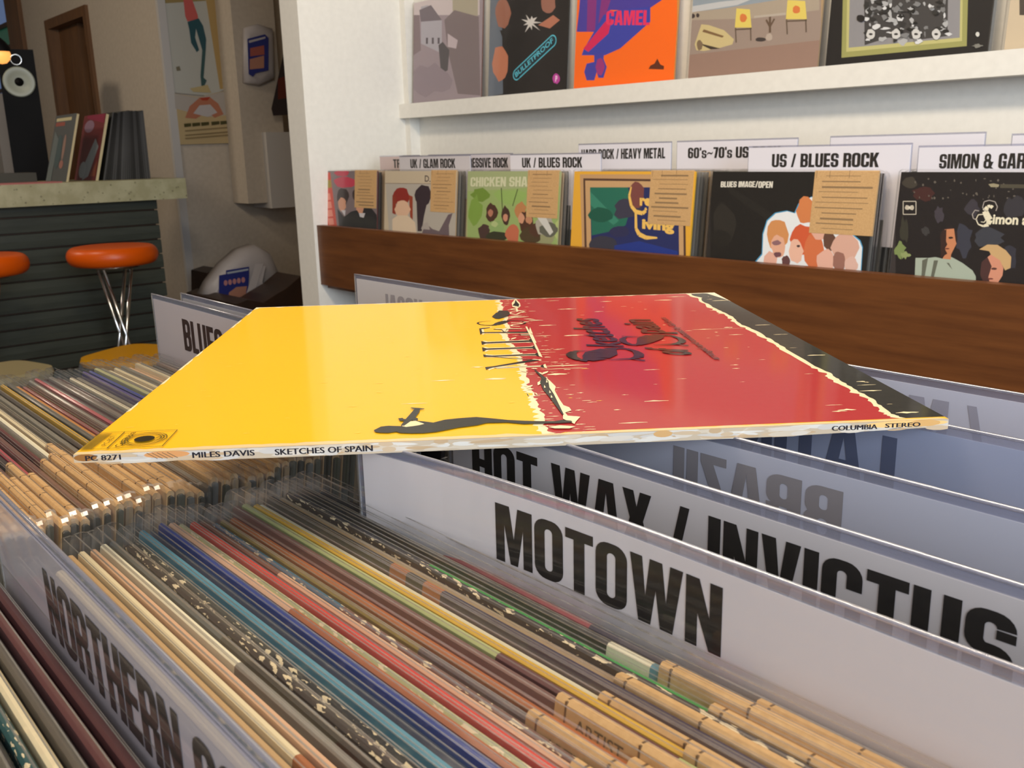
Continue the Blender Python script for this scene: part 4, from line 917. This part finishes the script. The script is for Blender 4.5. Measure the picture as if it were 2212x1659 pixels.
# ================================================================== COVERS IN THE WALL RACK
def z4(x, y): return (1412 + x / 2.765, y / 2.765)
def zG(x, y): return (680 + x / 6.144, 340 + y / 6.144)
def zH(x, y): return (1000 + x / 4.096, 340 + y / 4.096)
def zI(x, y): return (1920 + x / 5.53, 340 + y / 5.53)
def z3(x, y): return (620 + x / 2.765, y / 2.765)
def pp(A, z_, pts, col, same=False): A.poly([z_(*p) for p in pts], col, px=True, same=same)
def blob(A, z_, x, y, rx, ry, col, same=False, n=14, wob=.12):
    rr = random.Random(int(x * 7 + y)); pts = [(x + math.cos(2 * math.pi * k / n) * rx * rr.uniform(1 - wob, 1 + wob), y + math.sin(2 * math.pi * k / n) * ry * rr.uniform(1 - wob, 1 + wob)) for k in range(n)]
    pp(A, z_, pts, col, same)
def heavy_on(A, text, x0, x1, yb, yt, col, z_=lambda x, y: (x, y), slant=0):
    ps, w_ = heavy(text); a = A.S.at(*z_(x0, yb)); b = A.S.at(*z_(x1, yb)); t = A.S.at(*z_(x0, yt)); A.k += 1
    for p in ps: A.poly([(a[0] + (b[0] - a[0]) * x / w_ + slant * y_, a[1] + (b[1] - a[1]) * x / w_ + (t[1] - a[1]) * y_) for x, y_ in p], col, same=True)
def sans_on(A, text, pa, pb, ptop, col, bold=0, shear=0):
    ps, w_ = sans(text, bold, shear); a, b, t = A.S.at(*pa), A.S.at(*pb), A.S.at(*ptop); A.k += 1
    for p in ps: A.poly([(a[0] + (b[0] - a[0]) * x / w_ + (t[0] - a[0]) * y_, a[1] + (b[1] - a[1]) * x / w_ + (t[1] - a[1]) * y_) for x, y_ in p], col, same=True)
SKIN = rgb(206, 150, 120)
def k1(A):
    pp(A, zG, [(30, 150), (900, 150), (960, 1200), (30, 1200)], rgb(120, 106, 108))
    pp(A, zG, [(30, 190), (205, 200), (330, 1200), (120, 1200)], rgb(196, 60, 36)); pp(A, zG, [(60, 300), (215, 300), (225, 400), (80, 420)], rgb(150, 130, 30)); pp(A, zG, [(30, 190), (70, 190), (170, 1000), (120, 1000)], rgb(170, 20, 22))
    for k in range(4): pp(A, zG, [(130 + k * 14, 480 + k * 110), (200 + k * 14, 475 + k * 110), (215 + k * 14, 560 + k * 110), (150 + k * 14, 570 + k * 110)], rgb(216, 130, 110), same=k > 0)
    blob(A, zG, 400, 330, 150, 75, rgb(190, 52, 78)); blob(A, zG, 360, 210, 100, 40, rgb(190, 52, 78), same=True)
    blob(A, zG, 370, 520, 80, 115, rgb(40, 26, 28)); blob(A, zG, 360, 620, 55, 90, SKIN); blob(A, zG, 540, 500, 45, 70, rgb(50, 30, 34)); blob(A, zG, 600, 660, 55, 100, SKIN)
    pp(A, zG, [(300, 680), (390, 790), (480, 720), (560, 700), (620, 790), (660, 640), (740, 660), (820, 760), (870, 1100), (340, 1100)], rgb(24, 26, 34))
    pp(A, zG, [(350, 700), (410, 700), (400, 780)], rgb(200, 196, 198)); pp(A, zG, [(585, 740), (670, 740), (650, 800), (600, 790)], rgb(200, 196, 198), same=True)
def k2(A):
    pp(A, zG, [(850, 150), (1920, 150), (1960, 1300), (900, 1300)], rgb(196, 180, 154)); pp(A, zG, [(940, 345), (1880, 350), (1900, 1200), (1000, 1200)], rgb(178, 170, 158))
    pp(A, zG, [(900, 340), (1880, 350), (1880, 356), (900, 346)], rgb(120, 100, 84)); sans_on(A, "D.", zG(1460, 320), zG(1535, 325), zG(1460, 235), rgb(90, 80, 74), .02)
    blob(A, zG, 1150, 520, 110, 125, rgb(140, 34, 26)); pp(A, zG, [(1030, 500), (1080, 520), (1075, 760), (1030, 740)], rgb(140, 50, 32)); pp(A, zG, [(1250, 500), (1300, 520), (1300, 830), (1265, 790)], rgb(150, 60, 36), same=True)
    blob(A, zG, 1165, 690, 100, 115, rgb(220, 180, 150)); pp(A, zG, [(1030, 820), (1100, 770), (1230, 770), (1330, 860), (1380, 1200), (1030, 1200)], rgb(218, 196, 168))
    blob(A, zG, 1440, 500, 110, 140, rgb(48, 34, 44)); pp(A, zG, [(1350, 560), (1500, 560), (1450, 780), (1420, 980), (1365, 980)], rgb(50, 36, 46)); pp(A, zG, [(1430, 980), (1480, 880), (1560, 950), (1650, 980), (1770, 760), (1830, 740), (1780, 900), (1790, 1200), (1400, 1200)], rgb(104, 88, 94))
    pp(A, zG, [(1440, 880), (1500, 860), (1530, 960), (1410, 950)], rgb(170, 160, 152))
def k3(A):
    pp(A, zH, [(40, 120), (900, 120), (920, 1000), (40, 1000)], rgb(150, 172, 104)); pp(A, zH, [(40, 120), (900, 120), (900, 250), (40, 300)], rgb(160, 170, 122))
    for x, y, rx, ry, c in ((160, 330, 80, 60, (110, 140, 52)), (110, 470, 60, 120, (124, 156, 66)), (420, 350, 140, 70, (146, 176, 96)), (860, 640, 60, 90, (176, 190, 120)), (720, 720, 100, 60, (150, 150, 110))): blob(A, zH, x, y, rx, ry, rgb(*c), wob=.25)
    heavy_on(A, 'CHICKEN SHACK', 66, 684, 258, 176, rgb(206, 206, 170), zH)
    A.line([zH(340, 270), zH(350, 470)], .003, rgb(70, 84, 44), px=True); A.line([zH(485, 280), zH(440, 430)], .003, rgb(80, 96, 50), px=True)
    for x, y, rx, ry, c in ((255, 490, 50, 80, (74, 46, 34)), (245, 490, 22, 34, (180, 120, 96)), (380, 520, 36, 90, (66, 44, 34)), (378, 530, 22, 34, (200, 140, 112)), (510, 470, 50, 80, (186, 128, 80)), (560, 570, 70, 100, (76, 46, 32)), (515, 540, 28, 50, (206, 150, 118)), (585, 550, 28, 40, (190, 134, 100)),
                            (190, 660, 55, 70, (70, 48, 44)), (300, 620, 70, 60, (140, 168, 104)), (280, 590, 30, 26, (176, 190, 130)), (300, 700, 100, 50, (48, 50, 32)), (440, 690, 60, 90, (190, 106, 76)), (600, 690, 90, 80, (74, 58, 36)), (650, 640, 60, 60, (80, 50, 36)), (720, 600, 90, 90, (170, 164, 150)), (760, 640, 80, 60, (96, 96, 84))):
        blob(A, zH, x, y, rx, ry, rgb(*c), wob=.18)
    A.poly([zH(650, 520), zH(770, 690), zH(800, 660), zH(730, 520)], rgb(206, 204, 196), px=True)
def k4(A):
    pp(A, zH, [(950, 100), (2100, 100), (2100, 1000), (950, 1000)], rgb(226, 168, 52)); pp(A, zH, [(1035, 150), (1970, 150), (1970, 1000), (1060, 1000)], rgb(192, 150, 104))
    pp(A, zH, [(1065, 185), (1965, 195), (1975, 1000), (1080, 1000)], rgb(84, 56, 42)); pp(A, zH, [(1082, 205), (1945, 215), (1955, 1000), (1100, 1000)], rgb(196, 156, 110)); pp(A, zH, [(1125, 265), (1905, 265), (1915, 1000), (1140, 1000)], rgb(30, 40, 92))
    pp(A, zH, [(1125, 265), (1460, 265), (1500, 400), (1440, 600), (1330, 650), (1140, 690)], rgb(30, 104, 84)); pp(A, zH, [(1125, 300), (1380, 560), (1330, 600), (1130, 420)], rgb(52, 128, 104)); blob(A, zH, 1220, 510, 110, 70, rgb(16, 84, 66))
    blob(A, zH, 1450, 460, 110, 90, rgb(56, 54, 72), wob=.25); blob(A, zH, 1390, 660, 90, 50, rgb(40, 42, 80)); blob(A, zH, 1240, 770, 130, 70, rgb(52, 52, 66)); pp(A, zH, [(1340, 780), (1560, 740), (1900, 830), (1915, 1000), (1340, 1000)], rgb(26, 50, 130))
    blob(A, zH, 1540, 330, 65, 120, rgb(120, 66, 62)); Yl = rgb(236, 190, 96)
    A.line([zH(*p) for p in ((1490, 260), (1472, 340), (1490, 430), (1530, 480), (1590, 495), (1620, 470), (1615, 445))], [.003, .006, .007, .008, .008, .007, .004], Yl, px=True); A.line([zH(*p) for p in ((1530, 480), (1532, 630), (1560, 680), (1620, 710), (1720, 712))], [.006, .007, .009, .008, .003], Yl, px=True)
    sans_on(A, 're', zH(1565, 420), zH(1665, 425), zH(1565, 330), Yl, .05)
    sans_on(A, 'iving', zH(1585, 625), zH(1870, 650), zH(1585, 540), Yl, .05)
def k5(A):
    pp(A, z4, [(340, 1000), (1380, 1000), (1380, 1700), (340, 1700)], rgb(15, 13, 13))
    blob(A, z4, 420, 1340, 70, 120, rgb(34, 31, 27)); blob(A, z4, 400, 1420, 60, 50, rgb(22, 20, 18)); pp(A, z4, [(420, 1090), (780, 1320), (700, 1330), (460, 1160)], rgb(24, 22, 20))
    heavy_on(A, 'BLUES IMAGE', 400, 604, 1118, 1084, rgb(222, 216, 200), z4); heavy_on(A, '/', 606, 622, 1120, 1082, rgb(222, 216, 200), z4); heavy_on(A, 'OPEN', 624, 710, 1122, 1084, rgb(222, 216, 200), z4)
    out = [(600, 1580), (650, 1520), (655, 1400), (680, 1320), (730, 1275), (800, 1262), (845, 1275), (870, 1220), (940, 1178), (1020, 1180), (1150, 1340), (1170, 1390), (1230, 1440), (1245, 1480), (1235, 1640), (600, 1640)]
    pp(A, z4, [(x + (-5 if x < 900 else 5), y - 5) for x, y in out], rgb(70, 150, 190)); pp(A, z4, out, rgb(226, 228, 228))
    for x, y, rx, ry, c in ((740, 1400, 62, 100, (206, 140, 84)), (745, 1470, 44, 70, (222, 168, 140)), (700, 1560, 40, 60, (222, 170, 150)), (910, 1260, 55, 80, (206, 124, 72)), (890, 1430, 72, 90, (204, 88, 50)), (960, 1500, 60, 120, (206, 110, 66)), (850, 1500, 45, 72, (228, 180, 156)), (1000, 1370, 60, 70, (220, 168, 146)),
                            (1050, 1440, 40, 60, (96, 64, 50)), (1140, 1480, 80, 90, (212, 166, 146)), (1030, 1560, 55, 70, (222, 172, 152)), (1110, 1560, 40, 60, (150, 104, 90)), (1180, 1580, 40, 50, (216, 176, 160)), (735, 1450, 26, 16, (140, 100, 104)), (740, 1520, 22, 16, (110, 70, 76)), (865, 1470, 10, 8, (70, 50, 50)), (790, 1560, 24, 34, (96, 60, 60))):
        blob(A, z4, x, y, rx, ry, rgb(*c), wob=.15)
def k6(A):
    pp(A, zI, [(80, 150), (2000, 150), (2000, 1900), (80, 1900)], rgb(20, 14, 17))
    for x, y, rx, ry, c in ((250, 300, 80, 60, (58, 52, 44)), (400, 430, 130, 90, (62, 28, 26)), (600, 680, 60, 90, (60, 54, 62)), (440, 880, 50, 60, (54, 52, 52)), (1000, 620, 80, 100, (52, 48, 56)), (900, 980, 90, 200, (50, 52, 64)), (1200, 960, 160, 120, (54, 56, 64)), (1450, 1180, 80, 160, (44, 44, 54)), (180, 880, 50, 150, (50, 48, 38)), (1500, 600, 120, 130, (46, 44, 50))): blob(A, zI, x, y, rx, ry, rgb(*c), wob=.3)
    rr = random.Random(5)
    for k in range(34): x, y = rr.uniform(300, 1500), rr.uniform(240, 500); blob(A, zI, x, y, rr.uniform(6, 16), rr.uniform(6, 16), rgb(96, 88, 78), same=k > 0)
    A.line([zI(*p) for p in ((172, 525), (325, 525), (325, 680), (172, 680), (172, 525))], .0012, rgb(200, 190, 170), px=True)
    blob(A, zI, 220, 600, 28, 30, rgb(190, 180, 160)); blob(A, zI, 275, 600, 28, 30, rgb(190, 180, 160), same=True); blob(A, zI, 247, 600, 14, 16, rgb(214, 206, 186))
    pp(A, zI, [(1190, 320), (1250, 310), (1320, 325), (1310, 355), (1220, 355)], rgb(150, 140, 110)); pp(A, zI, [(1330, 320), (1700, 325), (1700, 370), (1330, 365)], rgb(74, 68, 54))
    W_ = rgb(226, 216, 186)
    A.line([zI(*p) for p in ((1240, 600), (1215, 580), (1180, 590), (1150, 640), (1175, 700), (1205, 750), (1190, 800), (1130, 822), (1070, 800), (1042, 740), (1070, 685), (1130, 680), (1170, 730), (1140, 775), (1100, 770))], [.005, .004, .005, .008, .009, .009, .006, .003, .0015, .0013, .0013, .0013, .0013, .0013, .0008], W_, px=True)
    A.line([zI(*p) for p in ((1160, 640), (1120, 600), (1140, 530), (1200, 512), (1270, 530), (1298, 590), (1280, 640))], .0012, rgb(170, 160, 150), px=True); A.line([zI(*p) for p in ((1060, 750), (1010, 730), (998, 680), (1030, 630), (1080, 640))], .0012, rgb(170, 160, 150), px=True)
    sans_on(A, 'imon and', zI(1238, 790), zI(1830, 810), zI(1238, 672), W_, .035, .12)
    blob(A, zI, 140, 1110, 60, 80, rgb(120, 136, 80), wob=.5); blob(A, zI, 190, 1170, 60, 40, rgb(140, 152, 96), wob=.5)
    pp(A, zI, [(320, 1200), (480, 1200), (560, 1190), (640, 1210), (750, 1190), (880, 1260), (1000, 1350), (1040, 1420), (1040, 1700), (300, 1700)], rgb(164, 174, 156)); 
    for q in ([(400, 1230), (470, 1200), (430, 1420), (390, 1440)], [(540, 1230), (590, 1230), (540, 1430), (500, 1440)], [(690, 1260), (720, 1260), (760, 1340)]): pp(A, zI, q, rgb(96, 98, 84))
    blob(A, zI, 720, 950, 110, 120, rgb(40, 24, 24)); pp(A, zI, [(670, 860), (780, 850), (800, 1000), (810, 1030), (780, 1090), (745, 1160), (740, 1220), (640, 1210), (680, 1150), (665, 1000)], rgb(196, 128, 88)); pp(A, zI, [(640, 880), (690, 860), (685, 1000), (700, 1040), (670, 1090), (700, 1150), (620, 1200), (620, 1000)], rgb(50, 26, 22))
    blob(A, zI, 740, 960, 28, 14, rgb(54, 30, 24)); blob(A, zI, 700, 1090, 28, 8, rgb(100, 44, 36))
    pp(A, zI, [(1080, 1100), (1180, 1040), (1300, 1045), (1400, 1110), (1465, 1190), (1455, 1320), (1390, 1350), (1330, 1240), (1230, 1180), (1200, 1120)], rgb(196, 160, 110)); pp(A, zI, [(1110, 1250), (1220, 1160), (1330, 1230), (1370, 1320), (1360, 1410), (1290, 1520), (1180, 1530), (1100, 1420)], rgb(206, 140, 112))
    pp(A, zI, [(1110, 1250), (1180, 1190), (1230, 1300), (1190, 1430), (1220, 1530), (1150, 1530), (1090, 1400)], rgb(70, 40, 38)); blob(A, zI, 1260, 1330, 34, 14, rgb(80, 44, 40)); blob(A, zI, 1215, 1450, 36, 10, rgb(110, 50, 44))
WALL = [ # left px, right px, top y px, art, label, card left px (None), base colour, stack colours
 (687, 822, 372, k1, 'red edged record with two dark suited men, first in the wall rack', 767, 'maroon'),
 (832, 988, 373, k2, 'beige record with a red-haired figure beside a dark profile', 932, 'sand'),
 (1011, 1216, 373, k3, 'green record lettered CHICKEN SHACK in the wall rack', 1141, 'floral'),
 (1241, 1504, 368, k4, 'yellow bordered record with green and blue picture in the wall rack', 1407, 'yellow'),
 (1540, 1894, 371, k5, 'black record lettered BLUES IMAGE/OPEN with a white-outlined group of faces', 1761, 'black'),
 (1947, 2420, 372, k6, 'dark record with two young men outdoors and pale script title', None, 'dark')]
for i, (xa, xb, yt, fn, lab, cpx, base) in enumerate(WALL):
    YC = 1.42; a = P(xa, yt, 1, YC); b = P(xb, yt, 1, YC); w_ = min(.318, b.x - a.x)
    c_ = None
    if cpx: cx0 = P(cpx, yt, 1, YC).x - a.x; c_ = (cx0, min(.112, w_ - cx0 - .004 if i != 4 else .112), None)
    record(a.x, YC, -.0475, math.radians(5), [(1, C_[base])], lab, t=.003, w=w_, art=fn, card=c_, group=None, ends=(.004, .008), mat_='cover', top=.004)
    m = 9
    for k in range(m):
        nm = random.choice(['grey', 'slate', 'grey', 'grey', 'sand', 'dark'])
        record(a.x + random.uniform(-.002, .004), YC + .010 + k * .0115 + random.uniform(-.001, .001), -.0485 + random.uniform(-.003, .001), math.radians(5), [(1, C_[nm])],
               '%s record, %s behind the %s' % (NAME[nm], ordn(k + 1), ('red edged cover', 'red-haired cover', 'green cover', 'yellow bordered cover', 'BLUES IMAGE cover', 'cover with two young men')[i]), t=.0035, w=w_, ends=(.004, .008), group='records stacked behind the wall rack covers', top=.003)

# ---- lettered signs standing in the wall rack: px rectangle of the card, text, its px span, depth
def sign(x0, x1, yt, text, tx0, tx1, tyb, tyt, Y, label, h=.16, cardc=rgb(222, 218, 224)):
    a = P(x0, yt, 1, Y); b = P(x1, yt, 1, Y); xm = (x0 + x1) / 2; zt = P(xm, yt, 1, Y).z
    r = empty('genre_sign', (a.x, Y, zt - h), label, 'sign', 'lettered signs in the wall rack')
    MB().box(.0, b.x - a.x, 0, .0012, 0, h, cardc).build('card', 'plate', r)
    MB().box(-.002, b.x - a.x + .002, .0014, .0022, 0, h + .003, cardc).build('plastic_holder', 'acrylic', r)
    if text:
        p0 = P(tx0, tyb, 1, Y); p1 = P(tx1, tyb, 1, Y); zb = P((tx0 + tx1) / 2, tyb, 1, Y).z; zt2 = P((tx0 + tx1) / 2, tyt, 1, Y).z
        ps, w_ = heavy(text); mb = MB()
        for jj, p in enumerate(fit(ps, w_, p0.x, p1.x, zb, zt2)): mb.add([(q - a.x, -.0002 - jj * 2e-6, z_ - (zt - h)) for q, z_ in p], [tuple(range(len(p)))], INK)
        mb.build('lettering', 'print', r)
    return r
sign(862, 1015, 338, 'UK / GLAM ROCK', 887, 984, 363, 343, 1.447, 'white sign lettered UK / GLAM ROCK', cardc=rgb(204, 198, 200))
sign(820, 905, 338, 'TR', 850, 866, 363, 344, 1.52, 'pinkish sign mostly hidden behind UK / GLAM ROCK', cardc=rgb(212, 190, 186))
sign(925, 1106, 335, 'PROGRESSIVE ROCK', 984, 1098, 362, 341, 1.50, 'white sign reading ..RESSIVE ROCK, its left half hidden', cardc=rgb(208, 200, 204))
sign(1102, 1297, 334, 'UK / BLUES ROCK', 1128, 1258, 362, 340, 1.447, 'white sign lettered UK / BLUES ROCK')
sign(1250, 1449, 311, 'HARD ROCK / HEAVY METAL', 1256, 1437, 343, 321, 1.53, 'white sign lettered HARD ROCK / HEAVY METAL')
sign(1463, 1722, 304, "60's~70's US ROCK", 1486, 1686, 341, 317, 1.53, "white sign lettered 60's~70's US ROCK")
sign(1618, 1968, 316, 'US / BLUES ROCK', 1667, 1898, 361, 331, 1.447, 'white sign lettered US / BLUES ROCK')
sign(1986, 2420, 315, 'SIMON & GARFUNKEL', 2028, 2330, 364, 331, 1.447, 'white sign lettered SIMON & G at the right edge')
sign(1795, 2127, 293, None, 0, 0, 0, 0, 1.56, 'blank lavender sign raised behind US / BLUES ROCK')
sign(2188, 2420, 290, None, 0, 0, 0, 0, 1.56, 'blank lavender sign at the right edge behind the SIMON sign')

# ---- covers on the white picture shelf
YS = 1.712
def s1(A):
    pp(A, z3, [(680, -900), (1200, -900), (1200, 700), (680, 700)], rgb(146, 130, 136)); pp(A, z3, [(730, -900), (1150, -900), (1150, 90), (735, 90)], rgb(196, 182, 182)); pp(A, z3, [(970, -900), (1140, -900), (1140, 95), (990, 85)], rgb(162, 152, 130))
    pp(A, z3, [(800, 40), (840, 30), (880, 70), (925, 120), (925, 320), (800, 260)], rgb(164, 158, 166)); pp(A, z3, [(790, 60), (860, 30), (925, 120), (800, 130)], rgb(104, 92, 100)); pp(A, z3, [(735, 90), (790, 90), (800, 300), (740, 340)], rgb(122, 104, 108))
    pp(A, z3, [(940, 120), (1000, 60), (1145, 100), (1155, 570), (1020, 560), (960, 300)], rgb(112, 96, 98)); pp(A, z3, [(960, 200), (1020, 240), (1010, 290), (960, 280)], rgb(182, 166, 170)); pp(A, z3, [(905, 270), (930, 250), (970, 300), (960, 420), (920, 440)], rgb(64, 56, 60))
    for x in (830, 865, 900): pp(A, z3, [(x, 225), (x + 12, 225), (x + 12, 262), (x, 262)], rgb(70, 60, 68))
    blob(A, z3, 860, 480, 110, 90, rgb(134, 118, 126), wob=.3)
def s2(A):
    pp(A, z3, [(1160, -900), (1680, -900), (1680, 700), (1160, 700)], rgb(24, 20, 22)); pp(A, z3, [(1180, -900), (1270, -900), (1290, 560), (1190, 580)], rgb(92, 100, 112)); 
    blob(A, z3, 1290, 80, 45, 90, rgb(150, 96, 76)); blob(A, z3, 1275, 380, 48, 110, rgb(184, 114, 84)); blob(A, z3, 1560, 20, 45, 60, rgb(150, 100, 84)); pp(A, z3, [(1500, 150), (1590, 90), (1630, 120), (1570, 170)], rgb(176, 112, 88))
    pp(A, z3, [(1270, 180), (1420, 200), (1360, 560), (1300, 560), (1330, 340)], rgb(20, 16, 18))
    st = [];
    for k in range(18):
        r_ = 60 if k % 2 == 0 else 22; r_ *= random.Random(k).uniform(.6, 1.3); st.append((1455 + r_ * math.cos(k * math.pi / 9), 135 + r_ * math.sin(k * math.pi / 9)))
    pp(A, z3, st, rgb(206, 200, 194)); T_ = rgb(86, 186, 206); e0, e1 = z3(1372, 445), z3(1585, 245)
    A.line([e0, e1], .030, T_, px=True); A.ell(A.S.at(*e0), .015, .015, T_, same=True); A.ell(A.S.at(*e1), .015, .015, T_, same=True); A.line([e0, e1], .024, rgb(20, 40, 50), px=True); A.ell(A.S.at(*e0), .012, .012, rgb(20, 40, 50), same=True); A.ell(A.S.at(*e1), .012, .012, rgb(20, 40, 50), same=True)
    ps, w_ = sans('BULLETPROOF', .02); a, b = A.S.at(*z3(1368, 462)), A.S.at(*z3(1592, 250)); d = ((b[0] - a[0]), (b[1] - a[1])); L = math.hypot(*d); nx, ny = -d[1] / L * .013, d[0] / L * .013; A.k += 1
    for p in ps: A.poly([(a[0] + d[0] * x / w_ + nx * y_, a[1] + d[1] * x / w_ + ny * y_) for x, y_ in p], T_, same=True)
    blob(A, z3, 1608, 470, 22, 30, rgb(180, 60, 150)); heavy_on(A, 'P', 1602, 1614, 488, 452, rgb(240, 200, 230), z3)
def s3(A):
    pp(A, z3, [(1690, -900), (2330, -900), (2330, 600), (1690, 600)], rgb(244, 104, 16)); PU, MG = rgb(70, 56, 150), rgb(206, 30, 84)
    pp(A, z3, [(1770, -300), (2300, -300), (2240, 0), (2150, 60), (1930, 60), (1850, 190), (1730, 190), (1745, 60)], PU); pp(A, z3, [(1800, -200), (1860, -200), (1840, 180), (1790, 190)], rgb(130, 44, 120)); pp(A, z3, [(1900, -200), (2000, -200), (1900, 100), (1860, 140)], rgb(130, 44, 120))
    pp(A, z3, [(1890, 90), (1980, 60), (2170, 40), (2170, 130), (1990, 290), (1900, 330), (1760, 330), (1770, 300)], rgb(56, 62, 160)); pp(A, z3, [(1770, 290), (1900, 130), (1940, 110), (1920, 200), (1800, 310)], MG)
    heavy_on(A, 'CAMEL', 1905, 2165, 150, 65, rgb(224, 44, 92), z3); pp(A, z3, [(1835, 320), (1895, 320), (1890, 350), (1910, 400), (1890, 465), (1860, 465), (1850, 430), (1835, 480), (1790, 480), (1775, 430), (1790, 380), (1835, 370)], rgb(64, 60, 156)); blob(A, z3, 1870, 400, 26, 50, rgb(150, 46, 116))
    pp(A, z4, [(5, 380), (22, 350), (40, 385), (62, 395), (60, 415), (-30, 412), (-20, 392)], rgb(90, 36, 14))
def s4(A):
    pp(A, z4, [(180, -900), (1000, -900), (1000, 600), (180, 600)], rgb(150, 132, 120)); pp(A, z4, [(200, -900), (990, -900), (990, -20), (420, 60), (215, 70)], rgb(140, 150, 158)); pp(A, z4, [(205, 75), (420, 50), (990, -40), (990, 60), (600, 110), (210, 120)], rgb(164, 150, 132)); pp(A, z4, [(215, 40), (400, 10), (600, -10), (500, 30), (220, 75)], rgb(186, 186, 186))
    pp(A, z4, [(190, 330), (990, 240), (990, 500), (190, 500)], rgb(146, 118, 104))
    pp(A, z4, [(285, 145), (330, 150), (420, 180), (480, 235), (470, 265), (400, 285), (300, 305), (255, 300), (245, 265)], rgb(196, 178, 128)); pp(A, z4, [(300, 175), (420, 215), (410, 225), (290, 190)], rgb(120, 92, 60)); pp(A, z4, [(260, 255), (400, 290), (340, 295)], rgb(60, 48, 40)); blob(A, z4, 275, 270, 18, 30, rgb(120, 100, 76))
    for (x0, y0, x1, y1) in ((485, 50, 585, 165), (790, 0, 915, 115)):
        pp(A, z4, [(x0 + 10, y0), (x1 - 10, y0 + 6), (x1, y1), (x0, y1)], rgb(216, 194, 96)); blob(A, z4, (x0 + x1) / 2, (y0 + y1) / 2, 22, 26, rgb(206, 116, 60)); 
        A.line([z4(x0 + 4, y1), z4(x0 + 8, y1 + 90)], .003, rgb(96, 80, 66), px=True); A.line([z4(x1 - 6, y1), z4(x1 - 4, y1 + 78)], .003, rgb(96, 80, 66), px=True, same=True); A.line([z4(x0, y1 + 12), z4(x1, y1 + 6)], .003, rgb(96, 80, 66), px=True, same=True)
    pp(A, z4, [(600, 95), (790, 75), (790, 90), (600, 108)], rgb(176, 164, 150)); A.line([z4(695, 100), z4(695, 195)], .005, rgb(96, 76, 60), px=True); A.line([z4(672, 118), z4(695, 160), z4(722, 112)], .004, rgb(96, 76, 60), px=True)
    blob(A, z4, 640, 236, 32, 12, rgb(60, 52, 50)); blob(A, z4, 690, 222, 20, 22, rgb(176, 160, 146)); blob(A, z4, 235, 95, 12, 14, rgb(60, 50, 50)); blob(A, z4, 264, 92, 10, 12, rgb(60, 50, 50)); 
def s5(A):
    pp(A, z4, [(1000, -900), (2100, -900), (2100, 500), (1000, 500)], rgb(20, 18, 20)); G_ = rgb(150, 148, 88)
    pp(A, z4, [(1150, -900), (1900, -900), (1870, 275), (1122, 345)], G_); pp(A, z4, [(1170, -900), (1860, -900), (1842, 245), (1150, 310)], rgb(184, 178, 116)); pp(A, z4, [(1190, -900), (1845, -900), (1828, 225), (1165, 285)], rgb(136, 134, 136))
    rr = random.Random(11); pp(A, z4, [(1250, -900), (1770, -900), (1755, 215), (1600, 235), (1400, 225), (1260, 270)], rgb(60, 58, 58))
    for k in range(120):
        x, y = rr.uniform(1255, 1765), rr.uniform(-60, 255 - rr.random() * 20); blob(A, z4, x, y, rr.uniform(6, 26), rr.uniform(5, 22), rgb(*[rr.choice([30, 44, 170, 206, 120])] * 3), wob=.5, n=9)
    for x in (1300, 1450, 1570, 1690): blob(A, z4, x, 205, 26, 32, rgb(196, 194, 190)); blob(A, z4, x, 205, 12, 7, rgb(50, 48, 48))
    blob(A, z4, 1240, 110, 26, 22, rgb(30, 28, 30)); blob(A, z4, 1938, 205, 12, 14, rgb(200, 198, 190)); blob(A, z4, 1938, 275, 26, 10, rgb(120, 118, 110), wob=.5)
def s6(A):
    pp(A, z4, [(2080, -900), (2700, -900), (2700, 500), (2080, 500)], rgb(196, 178, 150)); pp(A, z4, [(2180, -900), (2700, -900), (2700, 110), (2185, 90)], rgb(70, 60, 52))
SH = [(889, 1038, 215, s1, 'faded mauve record of an old mill house on the picture shelf', 'mauve'), (1051, 1218, 203, s2, 'black record lettered BULLETPROOF on the picture shelf', 'black'), (1236, 1452, 186, s3, 'bright orange record lettered CAMEL on the picture shelf', 'orange'),
      (1483, 1762, 165, s4, 'sandy beach record with two yellow folding chairs on the picture shelf', 'sand'), (1780, 2128, 138, s5, 'black record with a framed crowd picture on the picture shelf', 'black'), (2166, 2560, 110, s6, 'tan record at the right end of the picture shelf', 'tan')]
for i, (xa, xb, yy, fn, lab, base) in enumerate(SH):
    a = P(xa, yy, 1, YS - .012); b = P(xb, yy - 15, 1, YS - .012); w_ = .316 if i > 4 else min(.322, b.x - a.x)
    record(a.x, YS + .013, .1125 + H0 * math.cos(math.radians(4)), math.radians(4), [(1, C_[base])], lab, t=.0045, w=w_, art=fn, ends=(.006, .007), mat_='cover', top=.003)
